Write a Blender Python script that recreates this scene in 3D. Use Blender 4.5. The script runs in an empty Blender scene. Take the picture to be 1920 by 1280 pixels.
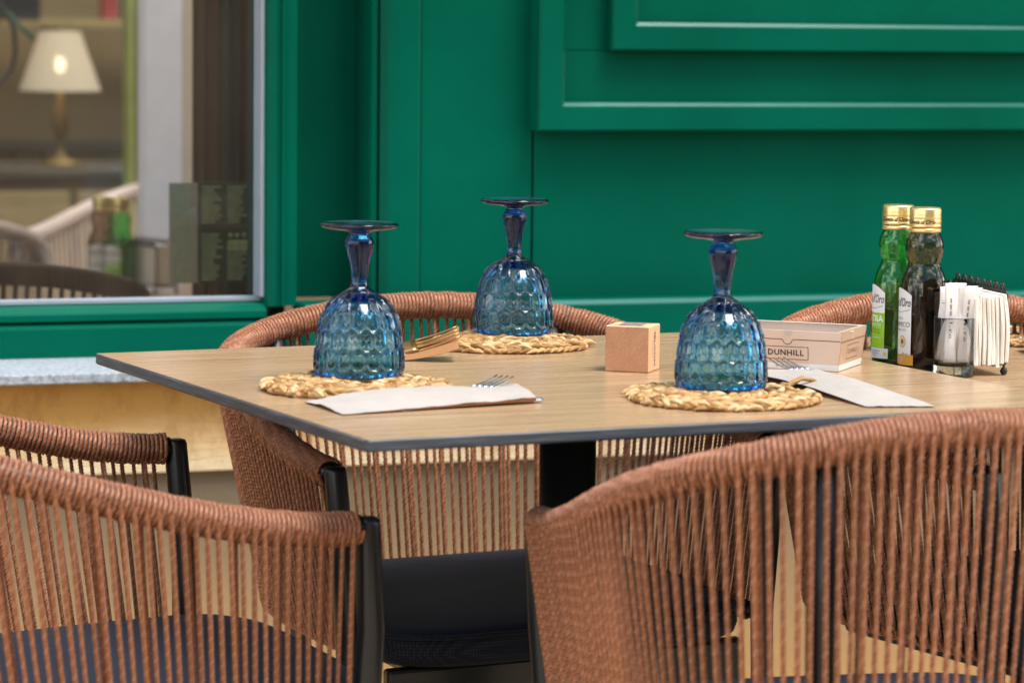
import bpy, bmesh, math, random
from mathutils import Vector, Matrix, Euler, noise

random.seed(7)
SC = bpy.context.scene
COL = SC.collection
ZT = 0.745                      # height of the table top above the ground

# ------------------------------------------------------------------ camera
cam_d = bpy.data.cameras.new('camera')
cam = bpy.data.objects.new('camera', cam_d)
COL.objects.link(cam)
YAW, PITCH, ROLL = 0.43992, 0.10042, -0.0109
fwd = Vector((math.sin(YAW)*math.cos(PITCH), math.cos(YAW)*math.cos(PITCH), -math.sin(PITCH)))
rgt = Vector((math.cos(YAW), -math.sin(YAW), 0))
dwn = fwd.cross(rgt)
r2 = math.cos(ROLL)*rgt + math.sin(ROLL)*dwn
d2 = -math.sin(ROLL)*rgt + math.cos(ROLL)*dwn
mat = Matrix((r2, -d2, -fwd)).transposed().to_4x4()
mat.translation = Vector((-1.01899, -2.44628, ZT+0.34898))
cam.matrix_world = mat
cam_d.sensor_width = 36
cam_d.lens = 6085.45/1920*36
cam_d.clip_start = 0.05
cam_d.clip_end = 500
cam_d.dof.use_dof = True
cam_d.dof.focus_distance = 3.30
cam_d.dof.aperture_fstop = 7.5
cam_d.dof.aperture_blades = 9
SC.camera = cam

# ------------------------------------------------------------------ world, sun, exposure
SUN_EL, SUN_AZ = math.radians(66), math.radians(150)     # azimuth from +Y towards +X
world = bpy.data.worlds.new('World')
SC.world = world
world.use_nodes = True
wn, wl_ = world.node_tree.nodes, world.node_tree.links
wn.clear()
wo = wn.new('ShaderNodeOutputWorld'); wb = wn.new('ShaderNodeBackground')
sky = wn.new('ShaderNodeTexSky'); sky.sky_type = 'NISHITA'; sky.sun_disc = False
sky.sun_elevation = SUN_EL; sky.sun_rotation = SUN_AZ
tc = wn.new('ShaderNodeTexCoord'); mp = wn.new('ShaderNodeMapping'); mp.inputs['Scale'].default_value = (1, 1, 2.2)
cn = wn.new('ShaderNodeTexNoise'); cn.inputs['Scale'].default_value = 1.9; cn.inputs['Detail'].default_value = 4.5; cn.inputs['Roughness'].default_value = .58
cr = wn.new('ShaderNodeValToRGB'); cr.color_ramp.elements[0].position = .49; cr.color_ramp.elements[1].position = .60
mx = wn.new('ShaderNodeMix'); mx.data_type = 'RGBA'
mx.inputs['B'].default_value = (21, 20.2, 19.2, 1)
wl_.new(tc.outputs['Generated'], mp.inputs['Vector']); wl_.new(mp.outputs['Vector'], cn.inputs['Vector'])
wl_.new(cn.outputs['Fac'], cr.inputs['Fac']); wl_.new(cr.outputs['Color'], mx.inputs['Factor'])
wl_.new(sky.outputs['Color'], mx.inputs['A']); wl_.new(mx.outputs['Result'], wb.inputs['Color'])
wb.inputs['Strength'].default_value = 0.10
wl_.new(wb.outputs['Background'], wo.inputs['Surface'])

sun_d = bpy.data.lights.new('sun', 'SUN'); sun = bpy.data.objects.new('sun', sun_d); COL.objects.link(sun)
sun_d.energy = 2.0; sun_d.angle = math.radians(24); sun_d.color = (1, .95, .87)
sdir = Vector((math.sin(SUN_AZ)*math.cos(SUN_EL), math.cos(SUN_AZ)*math.cos(SUN_EL), math.sin(SUN_EL)))
sun.rotation_euler = sdir.to_track_quat('Z', 'Y').to_euler()
sun.location = (0, -3, 6)

SC.view_settings.view_transform = 'Standard'
SC.view_settings.look = 'None'
SC.view_settings.exposure = 1.0
SC.view_settings.gamma = 1
SC.view_settings.use_curve_mapping = False
SC.render.engine = 'CYCLES'
SC.cycles.max_bounces = 14
SC.cycles.transmission_bounces = 12
SC.cycles.transparent_max_bounces = 12
SC.cycles.glossy_bounces = 6
SC.cycles.volume_bounces = 0
SC.cycles.caustics_reflective = False
SC.cycles.use_denoising = True
try: SC.cycles.denoiser = 'OPENIMAGEDENOISE'
except Exception: pass
SC.cycles.sample_clamp_indirect = 6

# ------------------------------------------------------------------ materials
def nm(name):
    m = bpy.data.materials.new(name); m.use_nodes = True
    nt = m.node_tree; b = nt.nodes['Principled BSDF']
    return m, nt, b
def noise_node(nt, scale, detail=4, rough=.5, vec=(1, 1, 1), coord='Object'):
    t = nt.nodes.new('ShaderNodeTexCoord'); mpn = nt.nodes.new('ShaderNodeMapping'); mpn.inputs['Scale'].default_value = vec
    n = nt.nodes.new('ShaderNodeTexNoise'); n.inputs['Scale'].default_value = scale; n.inputs['Detail'].default_value = detail; n.inputs['Roughness'].default_value = rough
    nt.links.new(t.outputs[coord], mpn.inputs['Vector']); nt.links.new(mpn.outputs['Vector'], n.inputs['Vector'])
    return n
def ramp(nt, src, stops):
    r = nt.nodes.new('ShaderNodeValToRGB')
    while len(r.color_ramp.elements) < len(stops): r.color_ramp.elements.new(.5)
    for e, (p, c) in zip(r.color_ramp.elements, stops):
        e.position = p; e.color = (*c, 1) if len(c) == 3 else c
    nt.links.new(src, r.inputs['Fac']); return r
def bump(nt, b, src, strength, dist=.001):
    bn = nt.nodes.new('ShaderNodeBump'); bn.inputs['Strength'].default_value = strength; bn.inputs['Distance'].default_value = dist
    nt.links.new(src, bn.inputs['Height']); nt.links.new(bn.outputs['Normal'], b.inputs['Normal']); return bn
def simple(name, col, rough=.5, metal=0, var=.15, scale=20, bmp=0, bscale=200, spec=.5, coat=0, vec=(1, 1, 1)):
    m, nt, b = nm(name)
    n = noise_node(nt, scale, 5, .6, vec)
    lo = tuple(c*(1-var) for c in col); hi = tuple(min(1, c*(1+var)) for c in col)
    r = ramp(nt, n.outputs['Fac'], [(.3, lo), (.7, hi)])
    nt.links.new(r.outputs['Color'], b.inputs['Base Color'])
    b.inputs['Roughness'].default_value = rough; b.inputs['Metallic'].default_value = metal
    b.inputs['Specular IOR Level'].default_value = spec; b.inputs['Coat Weight'].default_value = coat
    if bmp:
        n2 = noise_node(nt, bscale, 4, .6, vec); bump(nt, b, n2.outputs['Fac'], bmp)
    return m

M = {}
# green satin paint
m, nt, b = nm('green_paint')
n = noise_node(nt, 3, 5, .6); r = ramp(nt, n.outputs['Fac'], [(.3, (.0001, .078, .048)), (.7, (.0004, .112, .068))])
nt.links.new(r.outputs['Color'], b.inputs['Base Color'])
rr = noise_node(nt, 9, 6, .7); r_ = ramp(nt, rr.outputs['Fac'], [(.3, (.30,)*3), (.7, (.40,)*3)])
nt.links.new(r_.outputs['Color'], b.inputs['Roughness'])
n2 = noise_node(nt, 70, 7, .75, (1, 1, 3)); bump(nt, b, n2.outputs['Fac'], .22, .001)
b.inputs['Specular IOR Level'].default_value = .05
b.inputs['Coat Weight'].default_value = .0; b.inputs['Coat Roughness'].default_value = .15
M['green'] = m
m2 = m.copy(); m2.name = 'green_boosted_highlight'; b2_ = m2.node_tree.nodes['Principled BSDF']
for l in list(m2.node_tree.links):
    if l.to_socket == b2_.inputs['Roughness'] or l.to_socket == b2_.inputs['Normal']: m2.node_tree.links.remove(l)
b2_.inputs['Roughness'].default_value = .16; b2_.inputs['Specular Tint'].default_value = (.55, .9, .95, 1); b2_.inputs['Coat Tint'].default_value = (.6, .92, .96, 1); b2_.inputs['Specular IOR Level'].default_value = .9; b2_.inputs['Coat Weight'].default_value = .55; b2_.inputs['Coat Roughness'].default_value = .1; b2_.inputs['Coat IOR'].default_value = 1.8
M['green_highlight'] = m2  # cyan tint and extra gloss put a sky highlight into the bevel paint
M['green_seam'] = simple('green_seam_shadow_gap', (.002, .035, .02), .6)
M['bead'] = simple('grey_glazing_bead', (.30, .35, .42), .45, var=.08)
M['granite'] = None
m, nt, b = nm('grey_granite')
n = noise_node(nt, 160, 6, .75); n1 = noise_node(nt, 12, 4, .6)
r = ramp(nt, n.outputs['Fac'], [(.35, (.17, .20, .235)), (.5, (.33, .375, .425)), (.68, (.52, .57, .63))])
nt.links.new(r.outputs['Color'], b.inputs['Base Color']); b.inputs['Roughness'].default_value = .5
bump(nt, b, n.outputs['Fac'], .3, .0006); M['granite'] = m
# ochre render, cream towards the bottom; taupe plinth, tan lower down
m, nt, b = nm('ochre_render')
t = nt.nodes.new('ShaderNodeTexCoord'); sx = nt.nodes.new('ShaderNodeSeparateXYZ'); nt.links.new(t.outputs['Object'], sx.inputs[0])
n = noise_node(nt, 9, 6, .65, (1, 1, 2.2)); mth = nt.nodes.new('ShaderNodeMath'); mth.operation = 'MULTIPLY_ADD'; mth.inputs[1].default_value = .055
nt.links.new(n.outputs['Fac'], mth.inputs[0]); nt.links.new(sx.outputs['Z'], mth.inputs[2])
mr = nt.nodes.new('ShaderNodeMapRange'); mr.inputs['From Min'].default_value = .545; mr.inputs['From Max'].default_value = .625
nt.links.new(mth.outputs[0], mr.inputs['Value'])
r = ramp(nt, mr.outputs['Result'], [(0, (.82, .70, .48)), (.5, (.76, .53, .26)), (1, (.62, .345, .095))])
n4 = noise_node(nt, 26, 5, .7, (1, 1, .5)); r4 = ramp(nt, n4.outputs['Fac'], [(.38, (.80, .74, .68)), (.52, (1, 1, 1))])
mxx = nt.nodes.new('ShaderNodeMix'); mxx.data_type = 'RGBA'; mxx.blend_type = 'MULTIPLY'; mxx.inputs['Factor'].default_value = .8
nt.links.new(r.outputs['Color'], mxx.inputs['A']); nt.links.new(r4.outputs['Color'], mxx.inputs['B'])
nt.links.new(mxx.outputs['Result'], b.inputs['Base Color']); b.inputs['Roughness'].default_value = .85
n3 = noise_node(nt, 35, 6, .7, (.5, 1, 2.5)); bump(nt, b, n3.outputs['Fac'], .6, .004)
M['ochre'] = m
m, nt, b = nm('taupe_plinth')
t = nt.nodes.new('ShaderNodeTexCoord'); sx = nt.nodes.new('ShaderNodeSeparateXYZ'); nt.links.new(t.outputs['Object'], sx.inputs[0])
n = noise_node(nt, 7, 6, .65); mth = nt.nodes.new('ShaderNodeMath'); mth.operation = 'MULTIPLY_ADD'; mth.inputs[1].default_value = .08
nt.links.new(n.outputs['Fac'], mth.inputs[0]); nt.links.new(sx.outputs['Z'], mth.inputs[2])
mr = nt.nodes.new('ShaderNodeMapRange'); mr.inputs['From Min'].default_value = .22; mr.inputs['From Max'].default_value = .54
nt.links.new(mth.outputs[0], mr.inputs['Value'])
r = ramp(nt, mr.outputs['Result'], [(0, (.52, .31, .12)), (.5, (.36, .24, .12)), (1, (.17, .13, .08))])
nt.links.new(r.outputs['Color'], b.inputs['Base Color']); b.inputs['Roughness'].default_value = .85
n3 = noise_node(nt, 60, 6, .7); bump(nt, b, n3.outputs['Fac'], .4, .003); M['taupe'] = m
M['paving'] = simple('tan_paving', (.40, .31, .20), .8, var=.2, scale=4, bmp=.3, bscale=80)
# oak laminate
m, nt, b = nm('oak_laminate')
n = noise_node(nt, 7, 8, .66, (.5, 22, 4)); n1 = noise_node(nt, 60, 4, .6, (.35, 9, 9))
r = ramp(nt, n.outputs['Fac'], [(.28, (.28, .165, .085)), (.42, (.405, .26, .145)), (.56, (.51, .345, .205)), (.72, (.61, .425, .265))])
r1 = ramp(nt, n1.outputs['Fac'], [(.35, (.78, .74, .68)), (.6, (1, 1, 1))])
mxx = nt.nodes.new('ShaderNodeMix'); mxx.data_type = 'RGBA'; mxx.blend_type = 'MULTIPLY'; mxx.inputs['Factor'].default_value = .75
nt.links.new(r.outputs['Color'], mxx.inputs['A']); nt.links.new(r1.outputs['Color'], mxx.inputs['B'])
nt.links.new(mxx.outputs['Result'], b.inputs['Base Color'])
rg = ramp(nt, n1.outputs['Fac'], [(.3, (.30,)*3), (.7, (.19,)*3)]); nt.links.new(rg.outputs['Color'], b.inputs['Roughness'])
bump(nt, b, n1.outputs['Fac'], .18, .0004); b.inputs['Specular IOR Level'].default_value = .5; M['oak'] = m
# compact laminate edge
m, nt, b = nm('slate_laminate_core')
n = noise_node(nt, 40, 5, .7, (.4, .4, 14)); r = ramp(nt, n.outputs['Fac'], [(.3, (.022, .029, .038)), (.5, (.046, .058, .074)), (.75, (.13, .155, .18))])
nt.links.new(r.outputs['Color'], b.inputs['Base Color']); b.inputs['Roughness'].default_value = .4; M['core'] = m
M['black'] = simple('black_powder_coat', (.006, .008, .010), .32, var=.2, scale=8, bmp=.08, bscale=500)
M['iron'] = simple('black_iron_wire', (.012, .011, .012), .35)
# rope
def rope_mat(name, cols, stripe):
    m, nt, b = nm(name)
    oi = nt.nodes.new('ShaderNodeObjectInfo')
    uv = nt.nodes.new('ShaderNodeUVMap'); s = nt.nodes.new('ShaderNodeSeparateXYZ'); nt.links.new(uv.outputs[0], s.inputs[0])
    n = noise_node(nt, 70, 4, .7)
    r = ramp(nt, n.outputs['Fac'], [(.3, cols[0]), (.7, cols[1])])
    # u carries the strand's lobe (0..1 over three plies): one ply is a paler yarn
    rp = ramp(nt, s.outputs['X'], [(0, (0, 0, 0)), (.30, (0, 0, 0)), (.36, (1, 1, 1)), (.64, (1, 1, 1)), (.70, (0, 0, 0))])
    mxn = nt.nodes.new('ShaderNodeMix'); mxn.data_type = 'RGBA'
    nt.links.new(rp.outputs['Color'], mxn.inputs['Factor']); nt.links.new(r.outputs['Color'], mxn.inputs['A']); mxn.inputs['B'].default_value = (*stripe, 1)
    rv_ = ramp(nt, oi.outputs['Random'], [(0, (.74, .72, .70)), (1, (1.0, 1.0, 1.0))])
    mm = nt.nodes.new('ShaderNodeMix'); mm.data_type = 'RGBA'; mm.blend_type = 'MULTIPLY'; mm.inputs['Factor'].default_value = 1
    nt.links.new(mxn.outputs['Result'], mm.inputs['A']); nt.links.new(rv_.outputs['Color'], mm.inputs['B'])
    nt.links.new(mm.outputs['Result'], b.inputs['Base Color'])
    b.inputs['Roughness'].default_value = .42; b.inputs['Specular IOR Level'].default_value = .55
    b.inputs['Sheen Weight'].default_value = .15
    return m
M['rope'] = rope_mat('terracotta_rope', [(.265, .080, .022), (.44, .152, .050)], (.50, .215, .115))
# cushion fabric: dotted weave
m, nt, b = nm('navy_mesh_fabric')
uv = nt.nodes.new('ShaderNodeTexCoord'); mpn = nt.nodes.new('ShaderNodeMapping'); mpn.inputs['Scale'].default_value = (1, 1, 1)
vo = nt.nodes.new('ShaderNodeTexVoronoi'); vo.inputs['Scale'].default_value = 330; vo.inputs['Randomness'].default_value = 0.0
nt.links.new(uv.outputs['Object'], mpn.inputs['Vector']); nt.links.new(mpn.outputs['Vector'], vo.inputs['Vector'])
r = ramp(nt, vo.outputs['Distance'], [(.22, (.028, .033, .046)), (.45, (.006, .008, .018))])
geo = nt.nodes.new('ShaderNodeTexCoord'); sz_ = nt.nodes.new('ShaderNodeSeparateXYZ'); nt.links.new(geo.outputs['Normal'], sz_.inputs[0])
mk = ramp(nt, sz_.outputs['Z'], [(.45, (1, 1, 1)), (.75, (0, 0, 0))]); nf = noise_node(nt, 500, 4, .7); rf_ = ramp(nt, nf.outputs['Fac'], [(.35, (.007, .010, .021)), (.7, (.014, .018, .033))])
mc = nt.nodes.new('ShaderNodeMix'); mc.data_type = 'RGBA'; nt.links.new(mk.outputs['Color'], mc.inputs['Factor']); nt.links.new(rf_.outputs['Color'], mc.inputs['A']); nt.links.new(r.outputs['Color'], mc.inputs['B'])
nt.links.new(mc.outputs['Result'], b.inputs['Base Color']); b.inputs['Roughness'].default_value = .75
b.inputs['Sheen Weight'].default_value = .05; b.inputs['Specular IOR Level'].default_value = .2
bump(nt, b, nf.outputs['Fac'], .3, .0008); M['fabric'] = m
# straw
m, nt, b = nm('dried_straw')
oi = nt.nodes.new('ShaderNodeObjectInfo'); n = noise_node(nt, 160, 5, .7, (.12, 1.4, 1.4))
ad = nt.nodes.new('ShaderNodeMath'); ad.operation = 'MULTIPLY_ADD'; ad.inputs[1].default_value = .55
sb = nt.nodes.new('ShaderNodeMath'); sb.operation = 'MULTIPLY_ADD'; sb.inputs[1].default_value = .9; sb.inputs[2].default_value = -.22
nt.links.new(oi.outputs['Random'], ad.inputs[0]); nt.links.new(n.outputs['Fac'], sb.inputs[0]); nt.links.new(sb.outputs[0], ad.inputs[2])
r = ramp(nt, ad.outputs[0], [(.10, (.11, .05, .018)), (.36, (.33, .175, .06)), (.62, (.53, .335, .145)), (.92, (.78, .62, .40))])
nt.links.new(r.outputs['Color'], b.inputs['Base Color']); b.inputs['Roughness'].default_value = .5
bump(nt, b, n.outputs['Fac'], .9, .0012); b.inputs['Roughness'].default_value = .68; b.inputs['Specular IOR Level'].default_value = .3; M['straw'] = m
M['straw_dark'] = simple('straw_core', (.30, .18, .075), .8, var=.5, scale=120)
# blue pressed glass
def glass_mat(name, dens, absorb, surf=(1, 1, 1), ior=1.5, rough=0):
    m, nt, b = nm(name)
    b.inputs['Base Color'].default_value = (*surf, 1); b.inputs['Transmission Weight'].default_value = 1
    b.inputs['Roughness'].default_value = rough; b.inputs['IOR'].default_value = ior
    if dens:
        v = nt.nodes.new('ShaderNodeVolumeAbsorption'); v.inputs['Density'].default_value = dens; v.inputs['Color'].default_value = (*absorb, 1)
        nt.links.new(v.outputs[0], nt.nodes['Material Output'].inputs['Volume'])
    return m
M['blue_glass'] = glass_mat('blue_pressed_glass', 330, (0, .66, .872))
M['clear_glass'] = glass_mat('clear_glass', 12, (.5, .8, .8))
M['green_glass'] = glass_mat('green_bottle_glass', 520, (.03, .87, .12))
M['brown_glass'] = glass_mat('olive_bottle_glass', 560, (.52, .36, .02))
M['oil'] = glass_mat('olive_oil', 60, (.62, .52, 0), ior=1.47)
M['balsamic'] = simple('dark_vinegar', (.012, .006, .006), .05, var=.1)
m, nt, b = nm('window_glass')
nt.nodes.remove(b)
tr = nt.nodes.new('ShaderNodeBsdfTransparent'); gl = nt.nodes.new('ShaderNodeBsdfGlossy'); gl.inputs['Roughness'].default_value = 0
fr = nt.nodes.new('ShaderNodeFresnel'); fr.inputs['IOR'].default_value = 1.65
mxs = nt.nodes.new('ShaderNodeMixShader'); nt.links.new(fr.outputs[0], mxs.inputs[0]); nt.links.new(tr.outputs[0], mxs.inputs[1]); nt.links.new(gl.outputs[0], mxs.inputs[2])
nt.links.new(mxs.outputs[0], nt.nodes['Material Output'].inputs['Surface']); tr.inputs['Color'].default_value = (.95, .97, .94, 1)
dfs = nt.nodes.new('ShaderNodeBsdfDiffuse'); dfs.inputs['Color'].default_value = (.62, .56, .46, 1)  # warm diffuse veil painted into the pane, standing in for street reflections
dn = noise_node(nt, 2.5, 5, .6); dr = ramp(nt, dn.outputs['Fac'], [(.3, (.015,)*3), (.7, (.05,)*3)])
ms2 = nt.nodes.new('ShaderNodeMixShader'); nt.links.new(dr.outputs['Color'], ms2.inputs[0]); nt.links.new(mxs.outputs[0], ms2.inputs[1]); nt.links.new(dfs.outputs[0], ms2.inputs[2])
nt.links.new(ms2.outputs[0], nt.nodes['Material Output'].inputs['Surface'])
M['pane'] = m
M['gold'] = simple('gold_cap_metal', (.86, .66, .30), .33, metal=.9, var=.08)
M['steel'] = simple('polished_steel', (.55, .56, .58), .18, metal=1, var=.05)
M['fork_kraft_tint'] = simple('kraft_reflection_metal', (.46, .27, .10), .25, metal=.85, var=.05)  # reflection of the kraft paper put into the fork's metal colour
M['ink'] = simple('black_ink', (.012, .012, .014), .6)
M['ink_soft'] = simple('faded_stamp_ink', (.06, .05, .06), .7)
M['ink_brown'] = simple('brown_ink', (.13, .075, .055), .6)
M['label_white'] = simple('white_label_paper', (.72, .74, .76), .5, var=.03)
M['label_green'] = simple('lime_label_paper', (.24, .52, .012), .5, var=.04)
M['label_gold'] = simple('ochre_label_paper', (.60, .30, .035), .5, var=.06)
M['label_pale'] = simple('pale_blue_label_paper', (.62, .66, .76), .5, var=.06)
M['yellow_ink'] = simple('yellow_seal', (.75, .55, .05), .5)
M['blue_ink'] = simple('blue_seal', (.05, .08, .3), .5)
M['paper'] = simple('white_sleeve_paper', (.41, .375, .345), .8, var=.07, scale=35, bmp=.6, bscale=55, spec=.2)
M['kraft'] = simple('kraft_paper', (.33, .15, .055), .75, var=.12, scale=60, bmp=.25, bscale=90, vec=(.3, 2, 1))
M['napkin'] = simple('white_napkin_tissue', (.86, .83, .76), .85, var=.03, scale=60, bmp=.3, bscale=300)
M['stick'] = simple('sugar_stick_paper', (.82, .79, .75), .6, var=.04, scale=60, bmp=.4, bscale=90)
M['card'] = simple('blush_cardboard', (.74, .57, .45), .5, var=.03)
M['card_shaded'] = simple('blush_cardboard_shaded', (.60, .42, .29), .35, var=.05)  # darker copy of the blush card: shade on the sides put into the colour
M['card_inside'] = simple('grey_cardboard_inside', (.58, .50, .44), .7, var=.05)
M['card_white'] = simple('white_card_band', (.82, .83, .84), .5, var=.03)
# beech cube
m, nt, b = nm('beech_block')
t = nt.nodes.new('ShaderNodeTexCoord'); mpn = nt.nodes.new('ShaderNodeMapping'); mpn.inputs['Rotation'].default_value = (0, math.radians(-42), 0); mpn.inputs['Scale'].default_value = (1, 1, 1)
wv = nt.nodes.new('ShaderNodeTexWave'); wv.inputs['Scale'].default_value = 125; wv.inputs['Distortion'].default_value = 7; wv.inputs['Detail'].default_value = 3; wv.inputs['Detail Scale'].default_value = 2.5
wv.bands_direction = 'X'
nt.links.new(t.outputs['Object'], mpn.inputs['Vector']); nt.links.new(mpn.outputs['Vector'], wv.inputs['Vector'])
r = ramp(nt, wv.outputs['Fac'], [(0, (.42, .205, .105)), (.5, (.46, .235, .125)), (1, (.50, .265, .145))])
n = noise_node(nt, 60, 4, .6); r1 = ramp(nt, n.outputs['Fac'], [(.3, (.84, .78, .74)), (.6, (1, 1, 1))])
mxx = nt.nodes.new('ShaderNodeMix'); mxx.data_type = 'RGBA'; mxx.blend_type = 'MULTIPLY'; mxx.inputs['Factor'].default_value = .8
nt.links.new(r.outputs['Color'], mxx.inputs['A']); nt.links.new(r1.outputs['Color'], mxx.inputs['B'])
nt.links.new(mxx.outputs['Result'], b.inputs['Base Color']); b.inputs['Roughness'].default_value = .6
bump(nt, b, wv.outputs['Fac'], .10, .0002); M['beech'] = m
M['beech_light'] = simple('beech_side_grain', (.74, .47, .275), .55, var=.1, scale=60, vec=(1, 1, .1))
# indoors
M['room_wall'] = simple('olive_brown_room_wall', (.25, .185, .085), .8, var=.15, scale=2)
M['room_dark'] = simple('dark_wainscot', (.16, .125, .06), .7, var=.2, scale=3)
M['room_floor'] = simple('dark_room_floor', (.14, .11, .07), .6)
M['room_trim'] = simple('dark_chair_rail', (.035, .03, .018), .6)
M['shelf'] = simple('mustard_shelf', (.34, .25, .08), .6)
M['column'] = simple('white_painted_column', (.80, .80, .90), .7, var=.05)
M['column_side'] = simple('beige_column_side', (.60, .52, .42), .7, var=.05)
M['curtain_yellow'] = simple('yellow_green_curtain', (.32, .35, .10), .8, var=.25, scale=8)
M['curtain_brown'] = simple('brown_curtain', (.10, .055, .022), .8, var=.25, scale=30, vec=(1, 1, .1))
M['curtain_green'] = simple('dark_green_curtain', (.016, .05, .032), .8, var=.25, scale=30, vec=(1, 1, .1))
M['menu'] = simple('dark_green_menu_board', (.012, .052, .036), .6, var=.2)
M['menu_text'] = simple('pale_green_menu_lettering', (.50, .72, .44), .7, var=.3, scale=90)
M['screen'] = simple('black_monitor', (.006, .008, .01), .4)
M['red_box'] = simple('red_packet', (.35, .04, .04), .6)
M['blue_box'] = simple('blue_packet', (.12, .14, .22), .6)
M['rope_pale'] = rope_mat('pale_rope', [(.34, .24, .20), (.50, .38, .33)], (.56, .46, .42))
M['brass'] = simple('old_brass', (.16, .11, .03), .5, metal=.3)
m, nt, b = nm('lit_lampshade')
b.inputs['Base Color'].default_value = (.42, .36, .27, 1); b.inputs['Roughness'].default_value = .9
n = noise_node(nt, 12, 3, .5); r = ramp(nt, n.outputs['Fac'], [(.3, (.95, .74, .46)), (.7, (1, .82, .56))])
nt.links.new(r.outputs['Color'], b.inputs['Emission Color']); b.inputs['Emission Strength'].default_value = .05; M['shade'] = m
tr = nt.nodes.new('ShaderNodeBsdfTransparent'); ms = nt.nodes.new('ShaderNodeMixShader'); ms.inputs[0].default_value = .22
nt.links.new(b.outputs[0], ms.inputs[1]); nt.links.new(tr.outputs[0], ms.inputs[2]); nt.links.new(ms.outputs[0], nt.nodes['Material Output'].inputs['Surface'])
m, nt, b = nm('glowing_bulb')
b.inputs['Emission Color'].default_value = (1, .8, .5, 1); b.inputs['Emission Strength'].default_value = 14
M['bulb'] = m
M['cord'] = simple('green_hanging_cord', (.02, .09, .05), .6)
M['facade'] = simple('brown_brick_facade', (.20, .12, .07), .85, var=.25, scale=6)
M['facade_window'] = simple('facade_window_glass', (.05, .06, .07), .1)
M['facade_trim'] = simple('pale_window_surround', (.5, .46, .4), .8)

# ------------------------------------------------------------------ mesh helpers
def mesh_obj(name, verts, faces, mat, parent=None, smooth=False, uvs=None, loc=None, rot=None):
    me = bpy.data.meshes.new(name); me.from_pydata([tuple(v) for v in verts], [], faces); me.update()
    if smooth: me.polygons.foreach_set('use_smooth', [True]*len(me.polygons))
    if uvs:
        uvl = me.uv_layers.new(name='UVMap')
        for p in me.polygons:
            for li, vi in zip(p.loop_indices, p.vertices): uvl.data[li].uv = uvs[vi]
    if mat: me.materials.append(mat)
    o = bpy.data.objects.new(name, me); COL.objects.link(o)
    if parent: o.parent = parent
    if loc is not None: o.location = loc
    if rot is not None: o.rotation_euler = rot
    return o
def from_bm(name, bm, mat, parent=None, smooth=False):
    me = bpy.data.meshes.new(name); bm.to_mesh(me); bm.free()
    if smooth: me.polygons.foreach_set('use_smooth', [True]*len(me.polygons))
    me.materials.append(mat)
    o = bpy.data.objects.new(name, me); COL.objects.link(o)
    if parent: o.parent = parent
    return o
def thing(name, label, cat, loc=(0, 0, 0), rot=(0, 0, 0), group=None):
    o = bpy.data.objects.new(name, None); COL.objects.link(o); o.empty_display_size = .1
    o.location = loc; o.rotation_euler = rot; o['label'] = label; o['category'] = cat
    if group: o['group'] = group
    return o
def tag(o, label=None, cat=None, group=None, kind=None):
    if label: o['label'] = label
    if cat: o['category'] = cat
    if group: o['group'] = group
    if kind: o['kind'] = kind
    return o
def box(name, x0, x1, y0, y1, z0, z1, mat, parent=None, bevel=0, segs=2):
    bm = bmesh.new()
    v = [bm.verts.new((x, y, z)) for x in (x0, x1) for y in (y0, y1) for z in (z0, z1)]
    for f in ((0, 1, 3, 2), (4, 6, 7, 5), (0, 4, 5, 1), (2, 3, 7, 6), (0, 2, 6, 4), (1, 5, 7, 3)): bm.faces.new([v[i] for i in f])
    if bevel: bmesh.ops.bevel(bm, geom=bm.edges[:], offset=bevel, segments=segs, affect='EDGES', profile=.5)
    bmesh.ops.recalc_face_normals(bm, faces=bm.faces)
    return from_bm(name, bm, mat, parent)
def lathe_data(prof, segs, rfun=None):
    V, F = [], []
    n = len(prof)
    for (r, z) in prof:
        for k in range(segs):
            a = 2*math.pi*k/segs
            rr = rfun(r, z, a) if rfun else r
            V.append((rr*math.cos(a), rr*math.sin(a), z))
    for i in range(n-1):
        for k in range(segs):
            k2 = (k+1) % segs
            F.append((i*segs+k, i*segs+k2, (i+1)*segs+k2, (i+1)*segs+k))
    return V, F
def cap_ring(V, F, start, segs, z, flip=False):
    c = len(V); V.append((0, 0, z))
    for k in range(segs):
        a, b_ = start+k, start+(k+1) % segs
        F.append((c, b_, a) if not flip else (c, a, b_))
def lathe(name, prof, segs, mat, parent=None, caps=(True, True), smooth=True, rfun=None):
    V, F = lathe_data(prof, segs, rfun)
    if caps[0]: cap_ring(V, F, 0, segs, prof[0][1], False)
    if caps[1]: cap_ring(V, F, (len(prof)-1)*segs, segs, prof[-1][1], True)
    o = mesh_obj(name, V, F, mat, parent, smooth)
    bm = bmesh.new(); bm.from_mesh(o.data); bmesh.ops.recalc_face_normals(bm, faces=bm.faces); bm.to_mesh(o.data); bm.free()
    return o
def frames(path, closed=False):
    n = len(path); out = []
    up = Vector((0, 0, 1)); prev = None
    for i in range(n):
        a = path[max(i-1, 0)]; b_ = path[min(i+1, n-1)]
        t = (b_-a).normalized()
        if prev is None:
            ref = up if abs(t.dot(up)) < .95 else Vector((1, 0, 0))
            nn = (ref - t*ref.dot(t)).normalized()
        else:
            nn = (prev - t*prev.dot(t)).normalized()
        prev = nn
        out.append((t, nn, t.cross(nn)))
    return out
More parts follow.
